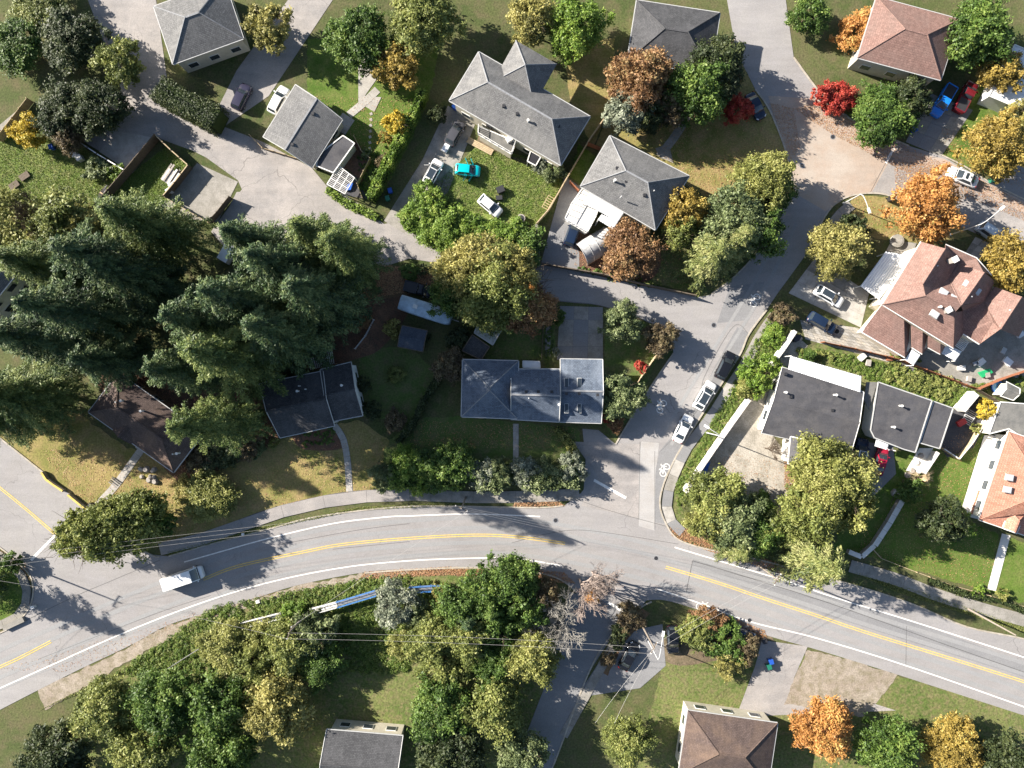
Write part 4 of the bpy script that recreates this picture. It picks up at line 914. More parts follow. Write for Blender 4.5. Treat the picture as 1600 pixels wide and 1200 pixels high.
walk([(1030, 245), (1060, 205), (1080, 165), (1090, 120)], 1.3, CONC_D, 1.6, True, 'garden_path', .05)
sheet('path', [(1024, 232), (1045, 225), (1052, 255), (1030, 245)], .03, CONC_D)
sheet('patio', [(570, 150), (596, 152), (585, 175), (560, 160), (560, 80), (620, 80)], .03, CONC)
for i in range(9):
    c = V(580 - i * .4, 178 + i * 9); q = MB(); q.box((c.x, c.y, .03), (.42, .42, .06), .4); tag(q.build('stepping_stone', CONC), kind='structure')
walk([(860, 485), (856, 530), (856, 558)], .8, CONC_D, 1.2, False, 'garden_path', .05)
slab_grid('driveway', [(875, 478), (942, 480), (942, 562), (870, 562)], 3, 4, .03, [CONC_D, ASPH_N])
slab_grid('driveway', [(1274, 402), (1358, 458), (1345, 512), (1232, 458)], 3, 3, .03, [CONC, CONC, CONC_D])
slab_grid('driveway', [(1452, 145), (1520, 172), (1470, 245), (1415, 222)], 3, 4, .03, [CONC_D, ASPH_N])
slab_grid('paved_drive', [(1250, 500), (1340, 512), (1420, 575), (1258, 530)], 18, 9, .03, [GRAVEL, CONC_D, CONC])
slab_grid('patio', [(1537, 680), (1574, 680), (1531, 812), (1499, 804)], 2, 7, .10, [CONC_W])
slab_grid('garden_path', [(1524, 370), (1556, 385), (1530, 404), (1506, 398)], 3, 3, .03, [CONC_D, CONC])
sheet('yard', [(1380, 555), (1450, 545), (1530, 470), (1640, 470), (1640, 590), (1520, 612), (1400, 580)], .026, CONC_D)
sheet('yard', [(1490, 640), (1530, 620), (1548, 650), (1520, 700), (1480, 715), (1470, 700)], .026, TAR)
sheet('patio', [(1415, 735), (1436, 700), (1458, 700), (1436, 740)], .05, CONC_W)
sheet('leaf_strewn_verge', [(1045, 822), (1075, 826), (1130, 850), (1240, 890), (1238, 898), (1110, 856), (1062, 840)], .02, LITTER, rag=2)
sheet('leaf_strewn_verge', [(806, 782), (830, 778), (870, 782), (880, 788), (840, 792), (800, 790)], .02, LITTER, rag=2)
sheet('leaf_strewn_verge', [(560, 897), (700, 886), (860, 896), (880, 905), (860, 912), (700, 898), (570, 906)], .02, LITTER, rag=2)
sheet('leaf_strewn_verge', [(1075, 954), (1120, 958), (1190, 985), (1180, 995), (1100, 975)], .024, LITTER, rag=2)
sheet('verge', [(260, 862), (414, 822), (560, 792), (720, 785), (720, 790), (560, 797), (414, 827), (265, 868)], .02, GRASS_W)
sheet('planting_strip', [(1410, 572), (1500, 590), (1600, 580), (1600, 590), (1500, 605), (1400, 585)], .02, DIRT)

sheet('dusty_shoulder', [(60, 1078), (130, 1044), (200, 1011), (260, 979), (320, 959), (400, 935), (470, 914), (570, 895), (640, 890), (640, 897), (570, 904), (470, 924), (400, 946), (330, 972), (270, 996), (200, 1034), (130, 1075), (70, 1110)], .024, DUST, rag=2.5)
# ================================================================ BUILDINGS
def c4(pts, z): return [V(*p, z) for p in pts]
def house(label, pts, z, name='house', cat='house'):
    P = [V(*p, 0) for p in pts]; c = sum(P, Vector()) / len(P); return thing(name, label, cat, (c.x, c.y, 0))
# garage beside the lane
h = house('small garage with grey gable shingle roof beside the back lane', [(411, 216), (455, 141), (533, 188), (487, 261)], 0, 'garage', 'garage')
roofed(h, c4([(411, 214), (462, 132), (535, 186), (487, 262)], 3.0), 1.3, (0, 0), SH_GREY, WALLC, .35, TRIMG)
vents(h, [(489, 178, 'b'), (457, 226, 'b')], 4.0)
h = house('low flat tar roof carport attached along the lane garage', [(494, 259), (534, 214)], 0, 'carport', 'carport')
flat_roof(h, [(536, 212), (554, 224), (521, 270), (494, 259), (500, 240)], 2.6, TAR, WALLC, par=TRIM)
# lattice pergola
h = house('white lattice pergola over raised beds behind the lane garage', [(529, 259), (539, 303)], 0, 'pergola', 'pergola')
A, B, C_, D = c4([(529, 259), (554, 278), (539, 303), (511, 288)], 2.3)
for i in range(4):
    for s in ((A, B, D, C_), (A, D, B, C_)):
        p = s[0].lerp(s[1], i / 3); r = s[2].lerp(s[3], i / 3); q = MB(); q.seg(p, r, .12, .12); q.build('beam', TRIM, h)
for i in range(1, 12):
    q = MB(); q.seg(A.lerp(D, i / 12) + Vector((0, 0, .13)), B.lerp(C_, i / 12) + Vector((0, 0, .13)), .05, .05); q.build('lath', TRIM, h)
for p in (A, B, C_, D): q = MB(); q.box((p.x, p.y, 1.15), (.12, .12, 2.3)); q.build('post', TRIM, h)
# top house with hipped grey roof
h = house('large grey hip roofed house with rear deck above the car filled lawn', [(702, 156), (923, 182)], 0)
roofed(h, c4([(702, 157), (876, 258), (922, 182), (748, 81)], 5.6), 2.9, (1, 1), SH_GREY, WALLC, .5, TRIMG)
roofed(h, c4([(770, 128), (770 + 64, 165), (870, 100), (806, 63)], 5.75), 2.7, (1, 1), SH_GREY, WALLC, .3, TRIMG, win=False, ridge_axis=1, walls=False, gutters=False, roofname='wing_roof')
vents(h, [(787, 166, 'b'), (808, 178, 'b'), (825, 190, 'w'), (793, 152, 'w'), (873, 198, 'b')], 7.4)
dk = thing('deck', 'raised white railed rear deck under the grey hip roofed house', 'deck', V(770, 215))
flat_roof(dk, [(748, 197), (806, 222), (799, 241), (747, 210)], 2.7, TARL, WALLC, over=.2, par=TRIM)
for a, b in (((747, 210), (799, 241)), ((748, 197), (747, 210)), ((799, 241), (806, 222))):
    p, r = V(*a, 2.75), V(*b, 2.75)
    q = MB(); q.seg(p + Vector((0, 0, .9)), r + Vector((0, 0, .9)), .09, .07); q.build('handrail', TRIM, dk)
    for i in range(6): x = p.lerp(r, i / 5); q = MB(); q.box((x.x, x.y, 3.2), (.07, .07, .9)); q.build('baluster', TRIM, dk)
t = tag(MB().box((V(796, 228).x, V(796, 228).y, 3.1), (.9, .8, .8), .5).build('freezer', TRIM), 'white box freezer standing on the rear deck of the grey house', 'freezer')
t = tag(MB().box((V(766, 207).x, V(766, 207).y, 3.1), (.9, .6, .8), -.5).build('barbecue', BLACKP), 'black covered barbecue standing on the grey house rear deck', 'barbecue')
h = thing('awning_frame', 'dark fabric awning on white frame beside the rear deck of the grey house', 'awning', V(833, 245))
flat_roof(h, [(829, 236), (845, 245), (837, 259), (824, 252)], 2.4, SOLARF, TRIM, wall=False, par=TRIM)
for p in ((829, 236), (845, 245), (837, 259), (824, 252)): c = V(*p, 2.4); MB().box((c.x, c.y, 1.1), (.1, .1, 2.2)).build('post', TRIM, h)
sheet('yard', [(750, 205), (800, 245), (850, 250), (874, 262), (840, 262), (790, 246), (745, 222)], .03, DIRT)
# second grey house
h = house('grey hip roofed house with white covered deck beside the amber trees', [(907, 290), (1076, 275)], 0)
roofed(h, c4([(907, 291), (1024, 359), (1077, 275), (953, 212)], 5.4), 2.7, (1, 1), SH_GREY, WALLC, .5, TRIMG)
roofed(h, c4([(985, 253), (1010, 282), (1030, 262), (1009, 236)], 5.5), 1.3, (0, 1), SH_GREY, WALLC, .3, TRIMG, win=False, ridge_axis=0, walls=False, gutters=False, roofname='gable_roof') if False else None
vents(h, [(964, 263, 'b'), (971, 276, 'b'), (978, 283, 'b'), (1004, 296, 'b'), (1007, 305, 'b'), (960, 283, 'w'), (1021, 299, 'p'), (970, 308, 'p')], 7.2)
dk = thing('deck', 'white floored upper deck against the grey house with amber trees', 'deck', V(905, 340))
flat_roof(dk, [(911, 293), (940, 310), (931, 338), (917, 364), (882, 343), (893, 318)], 2.8, CONC_W, WALLW, over=.3, par=TRIM)
for a, b in (((882, 343), (917, 364)), ((911, 293), (882, 343)), ((917, 364), (931, 336))):
    p, r = V(*a, 2.9), V(*b, 2.9); q = MB(); q.seg(p + Vector((0, 0, .9)), r + Vector((0, 0, .9)), .1, .08); q.build('handrail', TRIM, dk)
    for i in range(7): x = p.lerp(r, i / 6); q = MB(); q.box((x.x, x.y, 3.35), (.07, .07, .9)); q.build('baluster', TRIM, dk)
h = thing('patio_cover', 'white ribbed metal patio cover over the deck by the grey hip roof', 'patio cover', V(945, 325))
corrugated('ribbed_sheet', [(923, 298), (977, 329), (966, 346), (912, 316)], 4.6, METALW, h, .35, .05, .3, 0)
corrugated('ribbed_sheet', [(940, 335), (966, 346), (958, 358), (934, 343)], 4.3, METALW, h, .35, .05, .1, 0)
for p in ((912, 316), (966, 345), (935, 343), (958, 357)): c = V(*p, 4.2); MB().box((c.x, c.y, 2.0), (.1, .1, 4.0)).build('post', TRIM, h)
# hoop shelter
h = thing('hoop_shelter', 'grey fabric hoop shelter bent over ribs beside the lane fence', 'shelter', V(927, 392))
a, b = V(908, 398), V(952, 372); d = (b - a).normalized(); n = Vector((-d.y, d.x, 0)); Lg = (b - a).length
for seg_ in range(4):
    vs = []; fs = []
    for i in range(2):
        o = a + d * (Lg * (seg_ + i * .97) / 4)
        for k in range(9): an = math.pi * k / 8; vs.append(o + n * math.cos(an) * 1.9 + Vector((0, 0, .05 + 2.5 * math.sin(an))))
    for k in range(8): fs.append((k, k + 1, 10 + k, 9 + k))
    MB().add(vs, fs).build('cover_panel', TARPG, h, True)
for i in range(5):
    o = a + d * (Lg * i / 4); MB().tube([o + n * math.cos(math.pi * k / 10) * 1.93 + Vector((0, 0, .04 + 2.55 * math.sin(math.pi * k / 10))) for k in range(11)], .04, 5).build('rib', STEELP, h)
h = house('small brown shed with dark roof beside the hoop shelter', [(945, 400), (965, 425)], 0, 'shed', 'shed')
flat_roof(h, [(947, 400), (968, 408), (962, 428), (941, 420)], 2.3, TAR, WALLB, par=WOOD)
# middle slate-blue house
h = house('long house with slate shingle roofs and four skylights in deep shade', [(722, 563), (942, 661)], 0)
roofed(h, c4([(721, 651), (808, 654), (810, 564), (723, 562)], 4.2), 2.7, (1, 1), SH_BLUE, WALLC, .5, TRIMG)
roofed(h, c4([(798, 655), (874, 659), (875, 577), (799, 577)], 4.0), 2.2, (0, 0), SH_BLUE, WALLC, .4, TRIMG, roofname='wing_roof')
roofed(h, c4([(874.5, 659), (940, 661), (942, 562), (875.5, 561)], 3.7), 1.6, (0, 0), SH_BLUE, WALLC, .4, TRIMG, roofname='garage_roof')
skylights(h, [(885, 598), (905, 598)], 4.93, R_(90), .5, 1.3, GLASS); skylights(h, [(885, 638), (905, 638)], 4.5, R_(90), .5, 1.3, GLASS)
vents(h, [(822, 612, 'b'), (841, 612, 'b'), (862, 612, 'b'), (885, 615, 'b'), (905, 615, 'b'), (934, 617, 'b'), (798, 592, 'p'), (772, 611, 'p'), (826, 622, 'p')], 5.8)
vents(h, [(873, 632, 'w')], 5.6)
t = thing('garden_canopy', 'small white canopy behind the slate roofed house', 'canopy', V(830, 568)); flat_roof(t, [(817, 564), (843, 565), (844, 575), (817, 574)], 2.5, METALW, WALLW, wall=False, par=TRIM)
for p in ((817, 564), (843, 565)): c = V(*p, 2.5); MB().box((c.x, c.y, 1.15), (.1, .1, 2.3)).build('post', TRIM, t)
# house under the firs
h = house('dark gable roofed house with white side wall under the tall firs', [(400, 590), (568, 680)], 0)
roofed(h, c4([(437, 684), (523, 665), (505, 580), (405, 600)], 4.4), 1.5, (0, 0), SH_DARK, WALLW, .4, TRIMG)
roofed(h, c4([(520, 658), (567, 649), (549, 566), (500, 578)], 4.3), 1.4, (0, 0), SH_DARK, WALLW, .3, TRIMG, roofname='wing_roof')
vents(h, [(468, 603, 'p'), (466, 611, 'w'), (535, 602, 'w'), (478, 608, 'p')], 5.4)
h = thing('pergola', 'weathered slatted pergola behind the dark roofed house', 'pergola', V(500, 560))
A, B, C_, D = c4([(480, 560), (518, 545), (522, 568), (486, 578)], 2.5)
for i in range(14): q = MB(); q.seg(A.lerp(B, i / 13), D.lerp(C_, i / 13), .1, .1); q.build('slat', STEELP, h)
for s in ((A, B), (D, C_)): q = MB(); q.seg(s[0] - Vector((0, 0, .14)), s[1] - Vector((0, 0, .14)), .1, .12); q.build('beam', WOOD, h)
for p in (A, B, C_, D): MB().box((p.x, p.y, 1.17), (.12, .12, 2.34)).build('post', WOOD, h)
# brown hip house left
h = house('dark brown hip roofed house with slab path to the corner street', [(138, 643), (316, 676)], 0)
roofed(h, c4([(138, 644), (271, 738), (318, 677), (185, 583)], 4.4), 1.9, (1, 1), SH_BROWN, WALLB, .5, TRIMG)
roofed(h, c4([(176, 672), (204, 694), (240, 652), (212, 628)], 4.55), 1.0, (0, 0), SH_BROWN, WALLB, .3, TRIMG, win=False, ridge_axis=1, walls=False, gutters=False, roofname='gable_roof')
vents(h, [(192, 626, 'w'), (223, 642, 'w'), (183, 628, 'p'), (265, 668, 'w'), (260, 674, 'p'), (279, 708, 'w'), (272, 709, 'p')], 5.7)
# cream house at the picture edge
h = house('grey roofed house with tall white wall by the fir trees', [(-60, 440), (30, 430)], 0)
roofed(h, c4([(-95, 480), (-52, 525), (22, 432), (-21, 387)], 6.0), 1.6, (0, 0), SH_GREY, WALLW, .35, TRIM, ridge_axis=1)
# rose shingle house, right: planes written out
h = house('rose shingled house with many gables and skylights beside the wide driveway', [(1340, 510), (1600, 400)], 0)
def T(x, y, z): return V(1280 + x / 5, 370 + y / 5, z)
planes = [
 [T(795, 38, 5.4), T(985, 92, 8.6), T(810, 368, 8.7), T(832, 460, 8.4)], [T(795, 38, 5.4), T(832, 460, 8.4), T(490, 530, 5.4)],
 [T(985, 92, 8.6), T(1090, 200, 5.3), T(1012, 332, 6.0), T(810, 368, 8.7)],
 [T(812, 368, 8.68), T(1012, 332, 6.0), T(832, 460, 8.4)], [T(1012, 332, 6.0), T(1110, 535, 8.5), T(1060, 592, 8.2), T(832, 460, 8.4)],
 [T(832, 460, 8.4), T(1058, 592, 8.2), T(1048, 872, 5.4), T(490, 530, 5.4)],
 [T(1060, 592, 8.2), T(1122, 578, 5.8), T(1125, 760, 4.9), T(1050, 872, 5.4)],
 [T(1014, 332, 6.0), T(1092, 205, 5.3), T(1290, 278, 8.6), T(1110, 535, 8.5)],
 [T(985, 92, 8.6), T(990, 60, 5.6), T(1230, 165, 5.4), T(1090, 203, 5.3)], [T(1230, 165, 5.4), T(1345, 300, 5.4), T(1290, 278, 8.6), T(1090, 203, 5.3)],
 [T(1290, 278, 8.6), T(1372, 345, 5.3), T(1332, 440, 5.4), T(1292, 505, 5.8), T(1110, 535, 8.5)],
 [T(1112, 537, 8.5), T(1292, 507, 5.8), T(1124, 578, 5.8)], [T(1292, 507, 5.8), T(1360, 665, 6.4), T(1250, 840, 5.0), T(1125, 762, 4.9), T(1124, 578, 5.8)],
 [T(1292, 507, 5.8), T(1334, 440, 5.4), T(1372, 390, 5.2), T(1582, 468, 8.6)], [T(1292, 507, 5.8), T(1582, 468, 8.6), T(1418, 720, 8.4), T(1360, 665, 6.4)],
 [T(1582, 468, 8.6), T(1720, 520, 4.6), T(1560, 780, 4.6), T(1418, 720, 8.4)],
 [T(1360, 666, 6.4), T(1418, 722, 8.4), T(1310, 745, 4.8), T(1252, 842, 5.0)],
 [T(488, 536, 4.6), T(662, 652, 4.6), T(668, 945, 2.9), T(330, 745, 2.9)],
 [T(664, 652, 4.6), T(720, 690, 2.4), T(722, 868, 2.2), T(670, 945, 2.9)],
 [T(720, 692, 4.3), T(808, 742, 4.3), T(804, 918, 2.9), T(724, 866, 2.9)],
 [T(810, 742, 4.3), T(852, 772, 2.6), T(846, 868, 2.2), T(806, 918, 2.9)],
 [T(854, 774, 4.2), T(948, 835, 4.2), T(945, 918, 2.9), T(850, 866, 2.9)],
 [T(950, 835, 4.2), T(982, 850, 2.8), T(975, 880, 2.3), T(947, 918, 2.9)]]
rf = None
for k, P in enumerate(planes):
    o = MB().slab(P, .13).build('roof_plane', SH_PINK, h)
for a, b in ((T(795, 38, 5.4), T(490, 530, 5.4)), (T(490, 530, 5.4), T(1048, 872, 5.4)), (T(1125, 760, 5.4), T(1250, 840, 5.4)), (T(330, 745, 2.9), T(668, 945, 2.9)), (T(724, 866, 2.9), T(804, 918, 2.9)), (T(850, 866, 2.9), T(945, 918, 2.9)), (T(1230, 165, 5.4), T(1345, 300, 5.4)), (T(990, 60, 5.6), T(1230, 165, 5.4)), (T(488, 536, 4.4), T(330, 745, 2.9))):
    MB().seg(a + Vector((0, 0, -.12)), b + Vector((0, 0, -.12)), .14, .15).build('gutter', TRIM, h)
for a, b in ((T(985, 92, 8.6), T(810, 368, 8.7)), (T(832, 460, 8.4), T(490, 530, 5.4)), (T(832, 460, 8.4), T(1060, 592, 8.2)), (T(1290, 278, 8.6), T(1110, 535, 8.5)), (T(1582, 468, 8.6), T(1418, 720, 8.4)), (T(1014, 332, 6.0), T(1110, 535, 8.5)), (T(1292, 507, 5.8), T(1360, 665, 6.4))):
    MB().tube([a + Vector((0, 0, .02)), b + Vector((0, 0, .02))], .09, 5).build('ridge_cap', SH_PINK, h)
q = MB(); q.prism([tuple(T(*p, 5.0)[:2]) for p in ((800, 70), (985, 100), (1210, 195), (1320, 320), (1380, 400), (1640, 500), (1500, 720), (1330, 740), (1250, 820), (1130, 755), (1050, 850), (515, 520))], 0, 4.75); q.build('wall', WALLC, h)
q = MB(); q.prism([tuple(T(*p, 2.8)[:2]) for p in ((510, 560), (960, 850), (940, 890), (860, 850), (800, 895), (730, 850), (665, 925), (360, 740))], 0, 2.74); q.build('lower_wall', WALLC, h)
skylights(h, [(1474, 457), (1490, 467), (1460, 491), (1512, 445), (1525, 454)], 7.6, R_(-33), .8, 1.1)
vents(h, [(1486, 407, 'c'), (1462, 416, 'p'), (1515, 464, 'p'), (1466, 480, 'w'), (1575, 485, 'p')], 7.8); vents(h, [(1476, 485, 'c')], 7.5)
pc = thing('patio_cover', 'white corrugated cover against the rose shingled house', 'patio cover', V(1380, 430))
corrugated('ribbed_sheet', [(1384, 393), (1425, 400), (1376, 468), (1346, 447)], 3.2, METALW, pc, .4, .06, .4, 0)
for p in ((1386, 395), (1348, 446), (1374, 464)): c = V(*p, 3.0); MB().box((c.x, c.y, 1.35), (.12, .12, 2.7)).build('post', TRIM, pc)
for pts, lb in (([(1425, 546), (1438, 555), (1428, 571), (1414, 562)], 'small white ribbed porch cover beneath the saw toothed rose roof'), ([(1479, 538), (1503, 549), (1493, 564), (1471, 552)], 'white ribbed porch cover by the rose house back yard')):
    pc = thing('porch_cover', lb, 'porch cover', V(*pts[0])); corrugated('ribbed_sheet', pts, 2.6, METALW, pc, .3, .05, .1, 0)
    for p in pts[2:]: c = V(*p, 2.5); MB().box((c.x, c.y, 1.2), (.1, .1, 2.4)).build('post', TRIM, pc)
pc = thing('trellis', 'grey slatted trellis bridging two gables of the rose house', 'trellis', V(1503, 535))
A, B, C_, D = c4([(1504, 523), (1516, 531), (1505, 548), (1493, 540)], 2.8)
for i in range(9): MB().seg(A.lerp(D, i / 8), B.lerp(C_, i / 8), .1, .08).build('slat', METALW, pc)
for s in ((A, D), (B, C_)): MB().seg(s[0] - Vector((0, 0, .1)), s[1] - Vector((0, 0, .1)), .08, .1).build('beam', TRIM, pc)
for p in (A, B, C_, D): MB().box((p.x, p.y, 1.35), (.08, .08, 2.7)).build('post', TRIM, pc)
sheet('patio', [(1393, 375), (1432, 380), (1424, 400), (1384, 392)], .05, CONC_D)
c = V(1400, 377, .1); t = tag(MB().cyl(c, 1.0, .5, 20).cyl(c + Vector((0, 0, .5)), .8, .05, 16).build('planter', CONC_D), 'round concrete planter on the patio of the rose house', 'planter')
# dark tar roofed pair
h = house('low house with broad dark roof and white side wall by the walled drive', [(1224, 575), (1346, 700)], 0)
roofed(h, c4([(1190, 676), (1330, 708), (1350, 613), (1222, 574)], 3.6), .7, (0, 0), TAR, WALLW, .45, TRIMG)
roofed(h, c4([(1232, 725), (1262, 725), (1267, 690), (1236, 682)], 3.75), 1.1, (0, 0), TAR, WALLW, .25, TRIM, ridge_axis=1, win=False, roofname='porch_roof', floor=0.0)
vents(h, [(1304, 617, 'w'), (1300, 641, 'b'), (1226, 613, 'w'), (1235, 620, 'b'), (1227, 584, 'b')], 4.1)
pc = thing('patio_cover', 'long white ribbed metal cover above the dark roofed house', 'patio cover', V(1290, 580))
corrugated('ribbed_sheet', [(1235, 556), (1346, 588), (1345, 613), (1232, 577)], 3.9, METALW, pc, .28, .05, .1, 0)
for p in ((1237, 556), (1290, 573), (1345, 589)): c = V(*p, 3.8); MB().box((c.x, c.y, 1.85), (.1, .1, 3.7)).build('post', TRIM, pc)
h = house('flat dark membrane roofed annex beside the broad dark roof', [(1372, 598), (1430, 707)], 0)
flat_roof(h, [(1372, 597), (1456, 626), (1430, 707), (1412, 702), (1366, 684), (1360, 672)], 3.3, TAR, WALLW, par=TRIMG)
vents(h, [(1406, 634, 'w'), (1394, 667, 'w')], 3.4)
q = MB(); P = [V(1354, 597, 2.9), V(1371, 597, 2.9), V(1358, 640, 2.9), V(1350, 625, 2.9)]; q.prism([(p.x, p.y) for p in P], 2.7, 2.9); q.build('link_roof', TARL, h)
h = house('narrow flat dark roofed shed at the far side of the annex', [(1457, 627), (1467, 701)], 0, 'shed', 'shed')
flat_roof(h, [(1458.5, 627), (1489, 638), (1468, 701), (1437, 692)], 3.1, TAR, WALLW, par=TRIMG)
masonry('garden_wall', 'white block retaining wall above the dark yard by the annex', [(1492, 640), (1514, 614)], 1.8, 1.0, WALLW, CONC_W)
pc = thing('patio_cover', 'small white door canopy behind the crimson car', 'canopy', V(1378, 695)); corrugated('ribbed_sheet', [(1369, 687), (1389, 693), (1386, 703), (1367, 697)], 2.6, METALW, pc, .3, .04, .1, 0); MB().box((V(1386, 702).x, V(1386, 702).y, 1.25), (.1, .1, 2.5)).build('post', TRIM, pc)
# red tiled house at right edge
h = house('red tiled hip roof house with white slab terrace', [(1576, 674), (1700, 800)], 0)
roofed(h, c4([(1576, 674), (1530, 812), (1706, 872), (1752, 734)], 3.6), 2.2, (1, 1), TILE_R, WALLW, .5, TRIM)
roofed(h, c4([(1568, 826), (1588, 834), (1602, 803), (1577, 795)], 3.9), 1.0, (0, 1), TILE_R, WALLW, .2, TRIM, ridge_axis=1, win=False, walls=False, roofname='porch_roof')
skylights(h, [(1577, 746), (1574, 765)], 4.6, R_(-10), .8, 1.0)
MB().box(tuple(V(1527, 786, .9)), (.9, 3.9, .25), R_(-18)).build('step_wall', TILE_R, h)
h = house('flat felt roofed outbuilding north of the red tiled house', [(1545, 680), (1640, 650)], 0, 'outbuilding', 'outbuilding')
flat_roof(h, [(1563, 628), (1720, 640), (1720, 700), (1600, 685), (1576, 670), (1545, 678)], 3.0, TARL, WALLW, par=TRIM)
# pale shed roofs in middle
h = house('shed with pale mossy metal roof below the golden tree', [(741, 505), (790, 538)], 0, 'shed', 'shed')
flat_roof(h, [(750, 500), (789, 506), (770, 539), (741, 520)], 2.6, MOSSY, WALLB, par=TRIMG)
h = house('dark weathered lean-to joined beneath the pale roofed shed', [(740, 522), (768, 540)], 0, 'shed', 'shed')
flat_roof(h, [(738, 523), (765, 542), (752, 562), (722, 548)], 2.2, SH_DARK, WALLB, par=WOOD)
h = house('small shed with navy roof next to the covered trailer', [(621, 515), (667, 548)], 0, 'shed', 'shed')
roofed(h, c4([(621, 541), (661, 549), (668, 517), (628, 509)], 2.5), .6, (0, 0), SH_NAVY, WALLB, .2, WOOD, win=False)
# shed with rounded stone-coloured cover at right edge
h = house('tan felt roofed garden shed beside the blue pool', [(1562, 600), (1592, 622)], 0, 'shed', 'shed')
roofed(h, c4([(1564, 618), (1584, 625), (1594, 608), (1573, 597)], 2.4), .6, (0, 0), TARL, WALLC, .15, TRIM, win=False)
c = V(1556, 604); t = thing('paddling_pool', 'round blue paddling pool beside the tan garden shed', 'pool', (c.x, c.y, 0)); MB().cyl((c.x, c.y, .02), .95, .45, 20).build('wall', BLUET, t); MB().cyl((c.x, c.y, .44), .85, .04, 20).build('water', flat_mat('pool_water', (.05, .25, .5, 1), .05, .6), t)
# white roofed house corner top right
h = house('white roofed house beyond the gold maple at the street top', [(1600, 140)], 0)
flat_roof(h, [(1545, 150), (1640, 190), (1680, 110), (1585, 70)], 3.2, METALW, WALLW, par=TRIM)
# carried on above and below the picture strip
h = house('grey gable roofed house standing above the lane bend', [(300, 60)], 0)
roofed(h, c4([(270, 100), (380, 60), (350, -30), (240, 10)], 4.5), 2.2, (1, 1), SH_GREY, WALLC)
h = house('dark hip roofed house beside the upper street', [(1080, 60)], 0)
roofed(h, c4([(980, 95), (1110, 115), (1125, 20), (995, 0)], 4.5), 2.0, (1, 1), SH_DARK, WALLC)
h = house('rose hip roofed house beyond the blue pickup drive', [(1400, 60)], 0)
roofed(h, c4([(1340, 90), (1470, 125), (1500, 30), (1370, -5)], 4.5), 2.0, (1, 1), SH_PINK, WALLC)
h = house('brown hip roofed house south of the main road', [(1180, 1170)], 0)
roofed(h, c4([(1060, 1210), (1200, 1230), (1215, 1130), (1075, 1110)], 4.5), 2.0, (1, 1), SH_BROWN, WALLC)
h = house('dark gable roofed house at the wood edge below the road', [(560, 1180)], 0)
roofed(h, c4([(500, 1230), (620, 1240), (630, 1150), (510, 1140)], 4.5), 1.8, (0, 0), SH_DARK, WALLC)

# ================================================================ VEHICLES
car(288, 902, 18, 'van', CW, 'white van driving along the curving main road', L=6.2, W=2.15, Ht=2.2, name='van', cat='van')
car(677, 269, 62, 'hatch', CW, 'white hatchback with dark glass roof and open side doors by the lawn', L=4.2, sunroof=2, Ht=1.55, open_doors=1, rails=True)
car(711, 208, 60, 'hatch', CG, 'dark grey hatchback with open bonnet gap parked above the white hatchback' if False else 'dark grey hatchback parked uphill beside the grey house deck', L=4.2, Ht=1.5)
car(731, 266, -6, 'hatch', CT, 'teal hatchback with all doors open on the lawn', L=3.9, W=1.75, Ht=1.5, open_doors=2)
car(766, 322, -40, 'hatch', CW, 'white hatchback parked on the lawn near the laurel hedge', L=4.1, W=1.8, Ht=1.5)
car(895, 364, 70, 'suv', CN, 'dark car half hidden below the white deck', L=4.3)
car(1180, 166, -62, 'sedan', CN, 'dark blue sedan parked behind the red maple', L=4.5)
car(1473, 158, 239, 'pickup', CBL, 'bright blue pickup truck on the shaded upper drive', L=5.4, W=1.95, Ht=1.8, name='pickup_truck', cat='pickup truck')
car(1508, 152, 62, 'pickup', CM, 'maroon pickup truck with dark bed beside the blue pickup', L=5.3, W=1.95, Ht=1.8, name='pickup_truck', cat='pickup truck')
car(1504, 277, 157, 'sedan', CW, 'white sedan parked along the upper right kerb', L=5.0, W=1.9, sunroof=1)
car(1547, 365, -36, 'suv', CS, 'pale blue sport utility vehicle with roof rails parked by the curved lamp', L=4.5, Ht=1.75, rails=True)
car(1295, 463, -30, 'hatch', CW, 'white crossover with full black glass roof on the wide slab driveway', L=4.8, sunroof=2, Ht=1.6)
car(1284, 505, -30, 'suv', CN, 'dark navy sport utility vehicle in shade below the slab driveway', L=4.8, Ht=1.7)
car(1133, 571, 64, 'suv', CB, 'black sport utility vehicle parked at the kerb in tree shade', L=4.6, Ht=1.7)
car(1101, 618, 60, 'hatch', CW, 'white crossover with black roof parked between two kerbside cars', L=4.8, sunroof=2, Ht=1.6, rails=True)
car(1067, 670, 64, 'sedan', CW, 'white sedan parked last in the kerbside row by the lamp post', L=4.6, Ht=1.45)
car(1344, 707, 78, 'suv', CN, 'navy sport utility vehicle with white roof edge beneath the big golden tree', L=4.5, Ht=1.65, roofmat=CW, sunroof=2)
car(1375, 720, 75, 'sedan', CR_, 'crimson sedan parked beside the navy sport utility vehicle', L=4.6, Ht=1.45)
car(1051, 999, 272, 'suv', CB, 'black sport utility vehicle on the sandy lot below the main road', L=4.5, Ht=1.7)
car(983, 1025, 62, 'sedan', CB, 'black sedan in shade below the overhead wires', L=4.7)
car(1158, 990, -22, 'sedan', CN, 'dark sedan mostly covered by autumn shrubs below the main road', L=4.5)
car(362, 390, 60, 'van', CW, 'white van poking out from beneath the tall firs', L=4.6, Ht=1.9, name='van', cat='van')
car(655, 452, -14, 'pickup', CB, 'black pickup truck beside the covered trailer', L=4.8, W=1.85, Ht=1.75, name='pickup_truck', cat='pickup truck')
car(436, 157, 62, 'suv', CW, 'white car parked beside the lane garage', L=4.6, Ht=1.6)
car(378, 152, 65, 'suv', CP, 'plum coloured car at the shaded lane parking pad', L=4.3, Ht=1.6)
